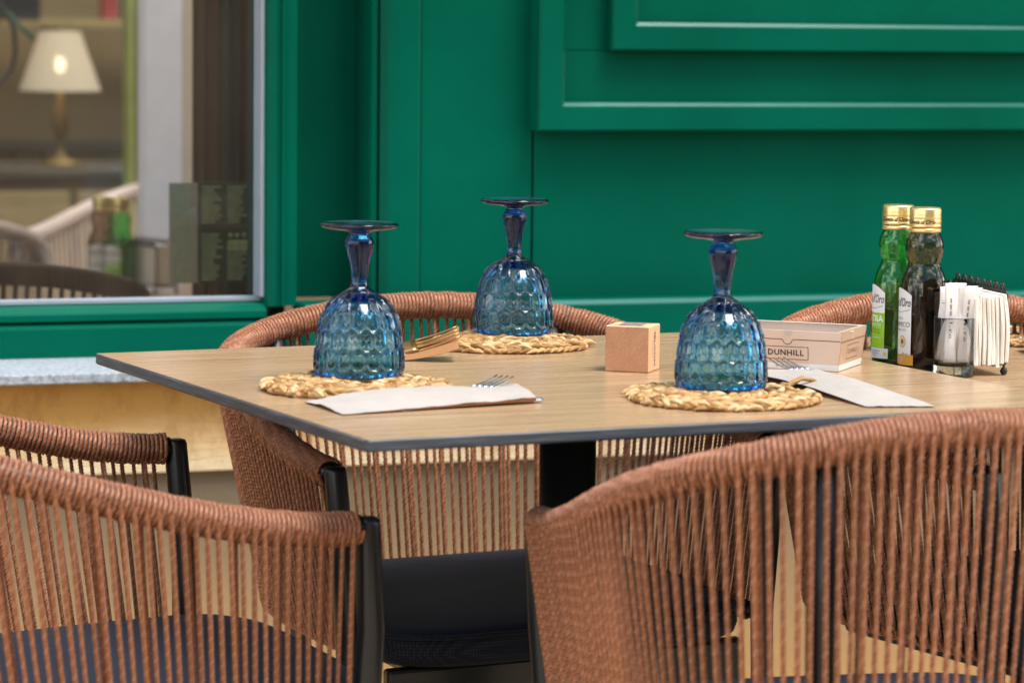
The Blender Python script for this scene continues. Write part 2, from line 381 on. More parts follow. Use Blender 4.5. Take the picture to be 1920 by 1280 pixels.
def tube_data(path, rad, sides=8, caps=True):
    path = [Vector(p) for p in path]; fr_ = frames(path); V, F = [], []
    for i, (p, (t, a, b_)) in enumerate(zip(path, fr_)):
        r = rad(i/(len(path)-1)) if callable(rad) else rad
        for k in range(sides):
            an = 2*math.pi*k/sides
            V.append(p+a*math.cos(an)*r+b_*math.sin(an)*r)
    for i in range(len(path)-1):
        for k in range(sides):
            k2 = (k+1) % sides
            F.append((i*sides+k, i*sides+k2, (i+1)*sides+k2, (i+1)*sides+k))
    if caps:
        F.append(tuple(range(sides))[::-1]); F.append(tuple((len(path)-1)*sides+k for k in range(sides)))
    return V, F
def tube(name, path, rad, mat, parent=None, sides=10, caps=True):
    V, F = tube_data(path, rad, sides, caps)
    return mesh_obj(name, V, F, mat, parent, True)
def joined(name, parts, mat, parent=None, smooth=False):
    V, F = [], []
    for v, f in parts:
        o = len(V); V += [tuple(q) for q in v]; F += [tuple(i+o for i in g) for g in f]
    return mesh_obj(name, V, F, mat, parent, smooth)
def box_data(x0, x1, y0, y1, z0, z1):
    V = [(x, y, z) for x in (x0, x1) for y in (y0, y1) for z in (z0, z1)]
    return V, [(0, 1, 3, 2), (4, 6, 7, 5), (0, 4, 5, 1), (2, 3, 7, 6), (0, 2, 6, 4), (1, 5, 7, 3)]
def text_obj(name, body, size, mat, parent, fn, shear=0, align='CENTER', spacing=1.0, bold=0.0, xs=1.0):
    cu = bpy.data.curves.new('lettering', 'FONT'); cu.body = body; cu.size = size; cu.shear = shear
    cu.align_x = align; cu.align_y = 'CENTER'; cu.space_character = spacing; cu.resolution_u = 2; cu.offset = bold
    o = bpy.data.objects.new('lettering', cu); COL.objects.link(o)
    dg = bpy.context.evaluated_depsgraph_get(); dg.update()
    me = bpy.data.meshes.new_from_object(o.evaluated_get(dg))
    bpy.data.objects.remove(o)
    for v in me.vertices: v.co = fn(v.co.x*xs, v.co.y)
    me.materials.clear(); me.materials.append(mat); me.name = name
    ob = bpy.data.objects.new(name, me); COL.objects.link(ob); ob.parent = parent
    return ob
def copy_tree(o, parent=None, keep=None):
    kids = [c for c in ALLC.get(o.name, [])]
    c = o.copy(); COL.objects.link(c)
    if parent: c.parent = parent
    for k in kids: copy_tree(k, c)
    return c
ALLC = {}
def index_children():
    ALLC.clear()
    for o in bpy.data.objects:
        if o.parent: ALLC.setdefault(o.parent.name, []).append(o)

# ================================================================== GROUND
g = box('pavement', -14, 14, -12, 1.75, -.1, 0, M['paving']); tag(g, kind='structure')
# ================================================================== SHOPFRONT  (local x along the wall, y into it)
WROT = -math.atan(.11018)
WLOC = (0, 1.55, 0)
def wloc(u, d, z):
    c, s = math.cos(WROT), math.sin(WROT)
    return (WLOC[0]+u*c-d*s, WLOC[1]+u*s+d*c, z)
shop = thing('shopfront', 'green painted wooden shopfront with raised rectangular mouldings and a large window', 'shopfront', WLOC, (0, 0, WROT))
G = M['green']
def extrude_profile(name, pts, z0, z1, mat, parent, close=True):
    """pts = (x, y) outline, extruded in z"""
    n = len(pts); V = [(x, y, z0) for x, y in pts]+[(x, y, z1) for x, y in pts]
    F = [(i, (i+1) % n, n+(i+1) % n, n+i) for i in range(n)]+[tuple(range(n))[::-1], tuple(range(n, 2*n))]
    o = mesh_obj(name, V, F, mat, parent)
    bm = bmesh.new(); bm.from_mesh(o.data); bmesh.ops.recalc_face_normals(bm, faces=bm.faces); bm.to_mesh(o.data); bm.free()
    return o
ZB = .652          # underside of the green woodwork
# wall boards (panel plane at y = 0 is their face)
box('wall_board', .694, .8495, 0, .03, ZB, 3.2, G, shop, .0012)
box('wall_board', .8525, 4.2, 0, .03, ZB, 3.2, G, shop, .0012)
box('backing_board', .66, 4.2, .031, .045, ZB, 3.2, M['green_seam'], shop)
# pilaster between window and boards, in steps
extrude_profile('pilaster', [(.647, .03), (.6392, .004), (.6475, -.0035), (.651, -.005), (.6895, -.005), (.6925, -.0035), (.694, .002), (.694, .03)], .716, 3.2, G, shop)
extrude_profile('corner_trim', [(.6285, .093), (.6285, .012), (.6305, .0085), (.6375, .0085), (.639, .0105), (.639, .093)], .716, 3.2, G, shop)
box('recessed_panel', .5295, .6285, .085, .093, .716, 3.2, G, shop)
# window casing (right jamb) stepped profile
extrude_profile('window_jamb', [(.4862, .062), (.4862, .012), (.4885, .006), (.4965, .0015), (.4995, .0015), (.5, .006), (.5065, .006), (.5075, .003), (.5105, .003), (.5115, .008), (.5285, .008), (.5295, .012), (.5295, .093), (.4862, .093)], ZB+.06, 3.2, G, shop)
# window bottom rail: sloped nosing, groove, lower board
def rail(name, pts, u0, u1, mat, parent):
    """pts = (y, z) outline swept along u"""
    n = len(pts); V = [(u0, y, z) for y, z in pts]+[(u1, y, z) for y, z in pts]
    F = [(i, (i+1) % n, n+(i+1) % n, n+i) for i in range(n)]+[tuple(range(n))[::-1], tuple(range(n, 2*n))]
    o = mesh_obj(name, V, F, mat, parent)
    bm = bmesh.new(); bm.from_mesh(o.data); bmesh.ops.recalc_face_normals(bm, faces=bm.faces); bm.to_mesh(o.data); bm.free()
    return o
rail('window_sill_rail', [(.062, .7165), (.03, .7165), (.012, .7145), (.0015, .7085), (-.001, .7065), (-.001, .6985), (.006, .6965), (.062, .6965)], -1.6, .4862, G, shop)
rail('window_bottom_board', [(.062, .696), (.0095, .696), (.004, .6945), (-.0015, .6905), (-.0025, .688), (-.0025, ZB), (.062, ZB)], -1.6, .5295, G, shop)
# base rail across pilaster and boards with a bevelled top that catches the sky
rail('base_rail', [(.03, .7165), (-.0350, .7160), (-.0402, .7110), (-.041, .7098), (-.041, ZB), (.03, ZB)], .5295, 4.2, G, shop).data.materials.append(M['green_highlight'])
bpy.data.objects['base_rail'].data.polygons[1].material_index = 1
# raised mouldings: rectangular picture frames on the boards
def moulding(u0, z0, face, name='moulding'):
    """bottom and left members of a big frame; face = how far it stands proud"""
    w = .038; top = 3.0; right = 2.55
    prof = [(0, 0), (0, -face+.0025), (.0025, -face), (w-.0050, -face), (w, -face+.0052), (w, 0)]     # (across, y)
    # mitred sweep: left (vertical) then bottom, right, top
    path = [(u0, z0, 1, 1), (u0, top, 1, -1), (right, top, -1, -1), (right, z0, -1, 1)]
    names = ('stile', 'rail', 'stile', 'rail')
    for i in range(4):
        a, b_ = path[i], path[(i+1) % 4]
        V = []
        for (px_, pz_, dx, dz) in (a, b_):
            for (t, y) in prof: V.append((px_+dx*t, y, pz_+dz*t))
        n = len(prof)
        F = [(k, (k+1) % n, n+(k+1) % n, n+k) for k in range(n)]+[tuple(range(n)), tuple(range(n, 2*n))[::-1]]
        o = mesh_obj(name, V, F, G, shop); o.data.materials.append(M['green_highlight']); o.data.polygons[3].material_index = 1
        bm = bmesh.new(); bm.from_mesh(o.data); bmesh.ops.recalc_face_normals(bm, faces=bm.faces); bm.to_mesh(o.data); bm.free()
moulding(.846, .9405, .036)
moulding(.951, 1.047, .0295)
# field inside the inner moulding sits slightly proud
box('field_panel', .9895, 2.51, -.012, -.0005, 1.0855, 2.96, G, shop, .001)
box('field_panel', .8845, 2.51, -.0075, -.0005, .979, 1.0465, G, shop)
box('field_panel', .8845, .9505, -.0075, -.0005, 1.0475, 2.96, G, shop)
# glazing bead and pane
bead = box('glazing_bead', .4808, .4861, .012, .05, .7235, 3.2, M['bead'], shop, .001)
box('glazing_bead', -1.6, .486, .030, .05, .717, .723, M['bead'], shop, .001)
pane = mesh_obj('window_pane', [(-1.6, .052, .718), (.4795, .052, .718), (.4795, .052, 3.2), (-1.6, .052, 3.2)], [(0, 1, 2, 3)], M['pane'], shop)
box('upper_board', -1.6, 4.2, -.006, .06, 3.2, 3.6, G, shop, .002)
# tiny chipped paint marks on the ledge
# granite sill
sill = box('stone_sill', -1.7, 4.3, -.18, .06, .6385, .6515, M['granite'], None, .002); sill.location = WLOC; sill.rotation_euler = (0, 0, WROT)
tag(sill, 'grey speckled granite ledge under the green shopfront', 'stone ledge')
# rendered wall below
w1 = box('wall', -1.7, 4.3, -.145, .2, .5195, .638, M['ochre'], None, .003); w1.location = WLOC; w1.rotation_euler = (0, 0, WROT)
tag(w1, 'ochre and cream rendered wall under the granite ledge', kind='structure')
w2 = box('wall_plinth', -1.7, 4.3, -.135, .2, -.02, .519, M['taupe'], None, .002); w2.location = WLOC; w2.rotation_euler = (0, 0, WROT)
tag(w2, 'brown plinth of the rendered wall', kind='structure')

# ================================================================== ROOM behind the window (same local frame)
room = thing('room', 'dim dining room behind the shop window', 'room', WLOC, (0, 0, WROT)); room['kind'] = 'structure'
del room['category']
box('back_wall', -2.5, 4.5, 6.0, 6.1, .665, 3.2, M['room_wall'], room)
for i in range(46):
    x0 = -.4+.09*i
    box('wainscot_plank', x0+.003, x0+.087, 5.96, 5.999, -.15, .655, M['room_dark'], room, .004, 1)
box('wainscot_backing', -2.5, 4.5, 6.0, 6.1, -.15, .664, M['room_dark'], room)
box('chair_rail', -2.5, 4.5, 5.93, 5.999, .656, .685, M['room_trim'], room)
box('floor', -2.5, 4.5, .2, 6.1, -.25, -.15, M['room_floor'], room)
box('ceiling', -2.5, 4.5, .2, 1.2, 3.2, 3.3, M['room_wall'], room)  # unseen ceiling left open in the middle so daylight brightens the room
box('ceiling', -2.5, 4.5, 5.2, 6.1, 3.2, 3.3, M['room_wall'], room)
box('side_wall', -2.6, -2.5, .2, 6.1, -.15, 3.2, M['room_wall'], room)
box('side_wall', 4.5, 4.6, .2, 6.1, -.15, 3.2, M['room_wall'], room)
box('inner_wall', .63, 4.5, .1, .2, -.15, 3.2, M['room_wall'], room)
rg_ = (0, 0, WROT)
sh_ = thing('wall_shelf', 'mustard shelf on the room wall behind the lamp', 'shelf', wloc(1.6, 5.9, 1.04), rg_)
box('shelf_board', -.45, .55, -.12, .03, 0, .022, M['shelf'], sh_, .002)
box('bracket', -.3, -.27, -.1, .03, -.08, -.001, M['shelf'], sh_)
box('bracket', .3, .33, -.1, .03, -.08, -.001, M['shelf'], sh_)
for nme, u, w_, m_, lab in (('red_packet', 1.50, .045, 'red_box', 'blurred red packet on the indoor shelf, left of the blue one'), ('blue_packet', 1.565, .04, 'blue_box', 'blurred grey blue packet on the indoor shelf')):
    o = box(nme, -w_/2, w_/2, -.03, .03, 0, .11, M[m_], None, .003); o.location = wloc(u, 5.85, 1.0625); o.rotation_euler = rg_; tag(o, lab, 'packet')
mon = thing('monitor', 'black screen hanging in the room above the lamp', 'screen', wloc(1.10, 5.5, 1.06), rg_)
box('screen_panel', -.22, .12, -.03, .03, 0, .34, M['screen'], mon, .008); box('mount', -.08, 0, .03, .5, .1, .2, M['screen'], mon)
# column
colu = thing('column', 'white painted column inside the room, between curtains', 'column', wloc(.87, 2.3, -.15), rg_)
box('shaft_face', -.048, .030, -.04, .02, 0, 3.34, M['column'], colu, .004)
box('side_strip', .031, .054, -.035, .02, 0, 3.34, M['column_side'], colu, .002)
def curtain(name, label, u0, u1, d, z0, z1, mat, waves=4, amp=.012):
    V, F = [], []; n = waves*10
    for i in range(n+1):
        u = u0+(u1-u0)*i/n; y = amp*math.sin(i/n*waves*2*math.pi)
        V += [(u, y, z0), (u, y, z1)]
    for i in range(n): F.append((2*i, 2*i+2, 2*i+3, 2*i+1))
    n0 = len(V); V += [(x, y+.003, z) for x, y, z in V]
    F += [tuple(n0+k for k in f[::-1]) for f in F]
    o = mesh_obj(name, V, F, mat, None, True); o.location = wloc(0, d, 0); o.rotation_euler = rg_
    tag(o, label, 'curtain'); return o
curtain('curtain', 'yellow green curtain strip hanging left of the white column', 1.045, 1.115, 3.5, .3, 3.1, M['curtain_yellow'], 3)
curtain('curtain', 'brown curtain hanging behind the glass beside the white column', .534, .575, .62, .64, 3.1, M['curtain_brown'], 2, .006)
curtain('curtain', 'dark green curtain between the two brown ones behind the glass', .569, .604, .60, .64, 3.1, M['curtain_green'], 2, .005)
curtain('curtain', 'brown curtain nearest the right edge of the window', .598, .627, .58, .64, 3.1, M['curtain_brown'], 1, .005)
curtain('curtain', 'thin dark green curtain edge against the window jamb', .622, .66, .56, .64, 3.1, M['curtain_green'], 2, .005)
# hanging cord loop
cp = [(0.60+.0, 1.14), (.64, 1.125), (.68, 1.09), (.697, 1.045), (.699, 1.0), (.69, .96), (.665, .933), (.62, .92)]
o = tube('hanging_cord', [wloc(u, 3.0, z) for u, z in cp], .0055, M['screen']); tag(o, 'dark cable loop hanging inside at the left edge of the window', 'cable')
o = tube('green_cord', [wloc(u, 3.0, z) for u, z in ((.62, 1.15), (.666, 1.101), (.70, 1.065), (.741, 1.027))], .0055, M['cord']); tag(o, 'green cord slanting down towards the lamp shade indoors', 'cord')
# table lamp
cab = thing('sideboard', 'dark sideboard carrying the lamp in the room', 'sideboard', wloc(1.09, 4.55, -.15), rg_)
box('cabinet_body', -.5, .5, -.2, .25, .05, .80, M['room_dark'], cab, .004)
box('cabinet_top', -.52, .52, -.22, .27, .801, .828, M['room_trim'], cab, .004)
for sx_ in (-.45, .41): box('leg', sx_, sx_+.04, -.18, .22, 0, .049, M['room_trim'], cab)
for sx_ in (-.49, .01): box('door', sx_, sx_+.48, -.215, -.201, .08, .77, M['room_wall'], cab, .003)
lamp = thing('table_lamp', 'lit table lamp with cream shade and brass stem behind the window', 'lamp', wloc(1.088, 4.5, .679), rg_)
lathe('lamp_base', [(.055, 0), (.055, .008), (.03, .016), (.012, .03), (.009, .06), (.022, .09), (.026, .12), (.018, .15), (.009, .17), (.008, .26)], 24, M['brass'], lamp)
V, F = lathe_data([(.108, .2), (.054, .356)], 36); V2, F2 = lathe_data([(.106, .2), (.052, .356)], 36)
joined('lamp_shade', [(V, F), (V2, F2)], M['shade'], lamp, True)
blb = lathe('bulb', [(.002, .247), (.010, .25), (.0145, .262), (.0145, .275), (.009, .287), (.002, .29)], 16, M['bulb'], lamp)
blb.location = (-.004, -.092, .005)
blb.location = (0, 0, 0)
pl_d = bpy.data.lights.new('lamp_glow', 'POINT'); pl_d.energy = 1.1; pl_d.color = (1, .74, .42); pl_d.shadow_soft_size = .02
pl = bpy.data.objects.new('lamp_glow', pl_d); COL.objects.link(pl); pl.parent = lamp; pl.location = (0, 0, .27)

# menu board behind the glass
menu = thing('menu_board', 'dark green menu board with pale columns of lettering leaning behind the glass', 'menu', wloc(.505, .3, .718), rg_)
box('board', -.036, .036, 0, .006, 0, .140, M['menu'], menu, .001)
parts = []; rnd = random.Random(3)
for cx_, w_ in ((-.0185, .030), (.0165, .028)):
    for k in range(30):
        z = .005+k*.0044
        if abs(z-.076) < .006: continue
        if cx_ > 0 and (.050 < z < .072): continue
        ww = w_*rnd.uniform(.55, 1)
        parts.append(box_data(cx_-w_/2, cx_-w_/2+ww, -.0006, -.0001, z, z+.0021))
joined('menu_lines', parts, M['menu_text'], menu)
box('price_panel', .003, .031, -.0006, -.0001, .046, .060, M['menu_text'], menu)
ps = [box_data(.004+i*.0095, .004+i*.0095+.006, -.0006, -.0001, .064, .070) for i in range(3)]
joined('menu_mark', ps, M['menu_text'], menu)
pale = thing('menu_page', 'pale printed menu page with fine lines left of the dark menu board', 'menu', wloc(.450, .31, .718), rg_)
box('page', -.022, .018, 0, .003, 0, .139, simple('pale_green_page', (.62, .63, .57), .6, var=.1), pale)
joined('page_lines', [box_data(-.019, .015-rnd.uniform(0, .01), -.0005, -.0001, .004+k*.0044, .0058+k*.0044) for k in range(30)], M['menu_text'], pale)

# opposite building, outside the frame: what bottles, glasses and window mirror
opp = thing('apartment_building', 'brown apartment house across the street, seen only mirrored in the bottles', 'building', (2, -9.5, 0), (0, 0, .1))
box('wall', -9, 7, -4, 0, 0, 5.9, M['facade'], opp, .02)
box('roof', -9.2, 7.2, -4.2, .2, 5.92, 6.2, M['facade_trim'], opp, .02)
for iz in range(2):
    for ix in range(9):
        wf = box('window', -8.3+ix*1.7, -7.3+ix*1.7, .002, .05, 1.0+iz*2.7, 2.5+iz*2.7, M['facade_trim'], opp)
        box('window_glass', -8.22+ix*1.7, -7.38+ix*1.7, .055, .06, 1.08+iz*2.7, 2.42+iz*2.7, M['facade_window'], wf)

# ================================================================== TABLES
def table(loc, W, D, label, group):
    t = thing('cafe_table', label, 'table', loc, (0, 0, 0), group)
    # slab: dark compact core with undercut lower edge, oak face on top
    th = .0112
    bm = bmesh.new()
    def ring(ins, z): return [bm.verts.new(p) for p in ((ins, ins, z), (W-ins, ins, z), (W-ins, D-ins, z), (ins, D-ins, z))]
    rs = [ring(.0015, ZT-th), ring(.0003, ZT-th+.0012), ring(0, ZT-th+.0018), ring(0, ZT-.0016), ring(.0009, ZT-.0007)]
    for a, b_ in zip(rs, rs[1:]):
        for k in range(4): bm.faces.new((a[k], a[(k+1) % 4], b_[(k+1) % 4], b_[k]))
    bm.faces.new(rs[0][::-1]); bm.faces.new(rs[-1])
    bmesh.ops.bevel(bm, geom=[e for e in bm.edges if abs((e.verts[0].co-e.verts[1].co).z) > 1e-5 and (e.verts[0].co.xy-e.verts[1].co.xy).length < .006], offset=.0025, segments=3, affect='EDGES')
    from_bm('tabletop_edge', bm, M['core'], t)
    box('tabletop', .0012, W-.0012, .0012, D-.0012, ZT-.0006, ZT, M['oak'], t)
    cx_, cy_ = W/2, D/2
    lathe('pedestal_column', [(.0275, .012), (.0275, ZT-.03)], 32, M['black'], t).location = (cx_, cy_, 0)
    box('base_plate', cx_-.2, cx_+.2, cy_-.2, cy_+.2, 0, .012, M['black'], t, .003)
    box('top_bracket', cx_-.16, cx_+.16, cy_-.03, cy_+.03, ZT-.029, ZT-th-.0005, M['black'], t, .002)
    return t
tb1 = table((0, 0, 0), .7255, .7182, 'square oak topped cafe table carrying the three blue glasses', 'square cafe tables')
tb2 = table((.7275, -.01, -.012), .7255, .7182, 'oak topped cafe table under the oil bottles and napkin holder, at the right edge', 'square cafe tables')

# ================================================================== ROPE ARMCHAIRS
RS = dict(a=.2654, b=.4028, ex=4.13, hb=.7716, ha=.6505, q=.9667, k=-.1573)
def chair_curve(n, a, b_, ex, hfun, k, shrink=0):
    P = []
    th = [(-math.pi/2+math.pi*i/(4*n))*.99999+1e-6 for i in range(4*n+1)]
    raw = []
    for t in th:
        s, c = math.sin(t), math.cos(t)
        x = a*math.copysign(abs(s)**(2/ex), s); y = -b_*abs(c)**(2/ex)
        x *= 1+k*((y+b_)/b_-.5); raw.append(Vector((x, y, 0)))
    L = [0]
    for p, q in zip(raw, raw[1:]): L.append(L[-1]+(q-p).length)
    out = []; j = 0
    for i in range(n+1):
        s = L[-1]*i/n
        while j < len(L)-2 and L[j+1] < s: j += 1
        f = 0 if L[j+1] == L[j] else (s-L[j])/(L[j+1]-L[j])
        p = raw[j].lerp(raw[j+1], min(max(f, 0), 1)); t = abs(2*i/n-1)
        p.z = hfun(t); out.append(p)
    return out, L[-1]
rim_h = lambda t: RS['hb']-(RS['hb']-RS['ha'])*(t*t*(1+RS['q'])-RS['q']*t**4)
RIM, RIM_L = chair_curve(240, RS['a'], RS['b'], RS['ex'], rim_h, RS['k'])
RAIL, _ = chair_curve(240, RS['a']-.035, RS['b']-.03, RS['ex'], lambda t: .476, RS['k']*.4)
def at(curve, s):
    f = s*(len(curve)-1); i = min(int(f), len(curve)-2); return curve[i].lerp(curve[i+1], f-i)
def outn(curve, s):
    a = at(curve, max(s-.004, 0)); b_ = at(curve, min(s+.004, 1)); t = (b_-a).normalized()
    return Vector((t.y, -t.x, 0)).normalized()     # away from the seat
def twisted_rope(path, rad, steps_per_turn, turn, plies=3, sides=6):
    """closed lobed section twisting along the path; uv.x marks the ply"""
    fr_ = frames(path); V, F, U = [], [], []
    s = 0
    for i, (p, (t, a, b_)) in enumerate(zip(path, fr_)):
        if i: s += (p-path[i-1]).length
        ph = 2*math.pi*s/turn
        for k in range(sides):
            an = 2*math.pi*k/sides
            r = rad*(1+.17*math.cos(plies*an))
            V.append(p+a*math.cos(an+ph)*r+b_*math.sin(an+ph)*r)
            U.append(((k+.5)/sides, s*20))
    n = len(path)
    for i in range(n-1):
        for k in range(sides):
            k2 = (k+1) % sides
            F.append((i*sides+k, i*sides+k2, (i+1)*sides+k2, (i+1)*sides+k))
    return V, F, U
# one straight strand, unit length, shared by every strand
SL = .30
spath = [Vector((0, 0, SL*i/96)) for i in range(97)]
V, F, U = twisted_rope(spath, .0024, 0, .016, 3, 9)
V = [(x, y, z/SL) for x, y, z in [tuple(v) for v in V]]
tmp = mesh_obj('rope_strand', V, F, M['rope'], None, True, U); STR_ME = tmp.data; bpy.data.objects.remove(tmp)
# winding of rope round the arm tube
def winding(pitch=.0045, r=.0136, npt=22):
    pts = []; turns = int(RIM_L/pitch); rnd = random.Random(5)
    a0 = .004
    for i in range(turns*npt+1):
        s = a0+(1-2*a0)*i/(turns*npt); c = at(RIM, s)
        tg = (at(RIM, min(s+.003, 1))-at(RIM, max(s-.003, 0))).normalized()
        nn = outn(RIM, s); up = nn.cross(tg).normalized(); up = up if up.z > 0 else -up
        an = 2*math.pi*i/npt
        rr = r*(1+.06*noise.noise(Vector((s*90, 0, 0)))+.03*noise.noise(Vector((s*700, 3, 0))))
        pts.append(c+nn*math.cos(an)*rr+up*math.sin(an)*rr)
    return pts
wp = winding()
V, F, U = twisted_rope(wp, .00225, 0, .012, 3, 6)
tmp = mesh_obj('rope_winding', V, F, M['rope'], None, True, U); WIND_ME = tmp.data; bpy.data.objects.remove(tmp)
NSTR = 112
def strand_place(o, a, b_, roll):
    d = b_-a; q = d.to_track_quat('Z', 'Y')
    o.rotation_mode = 'XYZ'
    m3 = q.to_matrix() @ Matrix.Rotation(roll, 3, 'Z')
    o.location = a; o.rotation_euler = m3.to_euler(); o.scale = (1, 1, d.length)
def make_cushion(parent):
    # rounded superellipse cushion
    V, F = [], []; segs = 72; lay = [(.0, .93, 0), (.006, .985, 0), (.016, 1.0, 0), (.028, .985, 0), (.036, .955, 0), (.040, .9, 0), (.044, .7, 0), (.046, .4, 0), (.0465, .1, 0)]
    for z, sc, _ in lay:
        for k in range(segs):
            a = 2*math.pi*k/segs; c, s = math.cos(a), math.sin(a)
            x = math.copysign(abs(c)**(2/5.5), c)*.212*(1-(1-sc)*.9); y = math.copysign(abs(s)**(2/5.5), s)*.212*(1-(1-sc)*.9)
            zz = z + (.0015*noise.noise(Vector((x*14, y*14, 1))) if z > .03 else 0)
            V.append((x, y-.155, .4545+zz))
    for i in range(len(lay)-1):
        for k in range(segs): F.append((i*segs+k, i*segs+(k+1) % segs, (i+1)*segs+(k+1) % segs, (i+1)*segs+k))
    F.append(tuple(range(segs))[::-1]); F.append(tuple((len(lay)-1)*segs+k for k in range(segs)))
    cu = mesh_obj('seat_cushion', V, F, M['fabric'], parent, True)
    pp = [Vector((math.copysign(abs(math.cos(a))**(2/5.5), math.cos(a))*.2095, math.copysign(abs(math.sin(a))**(2/5.5), math.sin(a))*.2095-.155, .4862)) for a in [2*math.pi*k/72 for k in range(73)]]
    tube('piping', pp, .0028, M['fabric'], cu, 7, False)
    return cu
def make_chair(label, group):
    t = thing('rope_armchair', label, 'armchair', (0, 0, 0), (0, 0, 0), group)
    # arm posts running down as front legs
    for sg in (-1, 1):
        e = RIM[0] if sg < 0 else RIM[-1]
        top = e+Vector((0, .0060, .0075))
        rx = RAIL[-1].x*sg+sg*.010
        path = [top+Vector((0, 0, .001)), top, top-Vector((0, 0, .004)), Vector((top.x*.5+rx*.5, .008, .56)), Vector((rx, .004, .476)), Vector((rx*1.0, .004, .40)), Vector((rx*1.08, .012, 0))]
        rf = lambda f: .0115 if 0 < f < .99 else (.0085 if f == 0 else .0085)
        rr = [.0075, .0102, .0115, .0120, .0122, .0115, .0085]
        def rad(f, rr=rr): return rr[min(int(round(f*6)), 6)]
        tube('front_leg', path, rad, M['black'], t, 16)
        s0 = .5+sg*.142
        p0 = at(RIM, s0)-Vector((0, 0, .008)); p1 = at(RAIL, s0)+outn(RAIL, s0)*.004
        path = [p0, p0.lerp(p1, .5), p1, p1-Vector((0, 0, .08)), Vector((p1.x*1.1, p1.y-.03, 0))]
        def rad2(f): return [.0125, .0135, .0132, .012, .0085][min(int(round(f*4)), 4)]
        tube('rear_leg', path, rad2, M['black'], t, 16)
    tube('seat_rail', RAIL[::4], .0085, M['black'], t, 10)
    V, F = tube_data(RIM[::3], .0112, 10); mesh_obj('arm_tube', V, F, M['black'], t, True)
    # seat pan
    box('seat_pan', -.165, .165, -.31, .02, .436, .4535, M['black'], t, .008)
    box('front_apron', -.2, .2, .012, .030, .385, .4535, M['black'], t, .004)
    make_cushion(t)
    o = bpy.data.objects.new('rope_winding', WIND_ME); COL.objects.link(o); o.parent = t
    rnd = random.Random(11)
    for i in range(NSTR):
        s = .012+(1-.024)*i/(NSTR-1)
        for side in ((1, -1) if i % 4 == 1 else (1,)):
            sj = s+rnd.uniform(-.0007, .0007)+(0 if side > 0 else .0012)
            sb = s+rnd.uniform(-.0012, .0012)
            a = at(RIM, sj)+outn(RIM, sj)*(.0147 if side > 0 else -.004)+Vector((0, 0, .001 if side > 0 else -.012))
            b_ = at(RAIL, sb)+outn(RAIL, sb)*(.0105 if side > 0 else -.0095)
            o = bpy.data.objects.new('rope_strand', STR_ME); COL.objects.link(o); o.parent = t
            strand_place(o, b_, a, rnd.uniform(0, 6.28)); q_ = rnd.uniform(.88, 1.10); o.scale = (q_, q_, o.scale.z)
    # small loop of rope round the rail where each strand turns, one mesh
    parts = []
    for i in range(NSTR):
        s = .012+(1-.024)*i/(NSTR-1); c = at(RAIL, s); nn = outn(RAIL, s)
        loop = [c+nn*math.cos(a)*.0108+Vector((0, 0, math.sin(a)*.0108)) for a in [math.radians(d) for d in range(0, -181, -30)]]
        parts.append(tube_data(loop, .0024, 5, False))
    jo = joined('rail_loops', parts, M['rope'], t, True); jo.data.uv_layers.new(name='UVMap'); jo['kind'] = 'stuff'
    return t
CG = 'woven rope armchairs round the tables'
chair_specs = [
 ((.4371, .5107, -.0), (-.0033, .0171, 3.1133), 'rope armchair behind the table with three blue glasses, its curved back against the green wall'),
 ((.4491, .0597, 0), (-.0194, .003, -.1388), 'large blurred rope armchair at the lower right with its back to the viewer'),
 ((.0606, .3509, 0), (.0358, .0144, -1.5663), 'rope armchair at the lower left seen from the side, blue seat showing between ropes'),
 ((.9555, .1981, 0), (-.0108, .0035, 3.2858), 'rope armchair behind the oil bottles and the cardboard box'),
]
proto = make_chair(chair_specs[0][2], CG)
index_children()
proto_kids = list(ALLC[proto.name])
DZ = [-.0079, -.0028, .009, .0073]
for i, (loc, rot, lab) in enumerate(chair_specs):
    if i == 0: c = proto
    else:
        c = proto.copy(); COL.objects.link(c)
        for k in proto_kids:
            q = k.copy(); COL.objects.link(q); q.parent = c
            if i == 1 and k.name.startswith('rear_leg'): q.location.x += .030 if k.data.vertices[0].co.x < 0 else -.030
            for k2 in ALLC.get(k.name, []):
                q2 = k2.copy(); COL.objects.link(q2); q2.parent = q
    c.location = (loc[0], loc[1], DZ[i]); c.rotation_euler = rot; c['label'] = lab
# stand-ins for chairs mirrored in the window, built behind the glass, ropes one piece
def reflection_chair(loc, rz, label, mat, sc=1.0):
    t = thing('reflection_armchair', label, 'armchair', loc, (0, 0, rz), 'armchairs standing in for window reflections')
    tube('arm_rim', RIM[::4], .017, mat, t, 10).data.uv_layers.new(name='UVMap')
    parts = []
    for i in range(70):
        s = .012+.976*i/69
        parts.append(tube_data([at(RAIL, s), at(RIM, s)], .0035, 5, False))
    j = joined('rope_panel', parts, mat, t, True); j['kind'] = 'stuff'; j.data.uv_layers.new(name='UVMap')
    tube('seat_rail', RAIL[::6], .0085, M['black'], t, 8)
    box('seat', -.205, .205, -.355, .05, .41, .46, M['stick'], t, .012)
    for sg in (-1, 1):
        e = RIM[0] if sg < 0 else RIM[-1]
        tube('leg', [e, Vector((sg*.2, .004, .45)), Vector((sg*.22, .01, 0))], .011, M['black'], t, 8)
        tube('leg', [at(RAIL, .5+sg*.2), Vector((sg*.17, -.40, 0))], .011, M['black'], t, 8)
    return t
reflection_chair(wloc(.80, 2.6, -.045), WROT+2.2, 'pale stand-in for a rope armchair mirrored just behind the bottles', M['rope_pale'])
reflection_chair(wloc(.42, 2.5, -.07), WROT-.3, 'pale stand-in for a rope armchair mirrored at the left edge of the window', M['rope_pale'])
reflection_chair(wloc(.46, 1.75, -.13), WROT-1.2, 'lower pale stand-in for a rope armchair mirrored left of the bottles', M['rope_pale'])
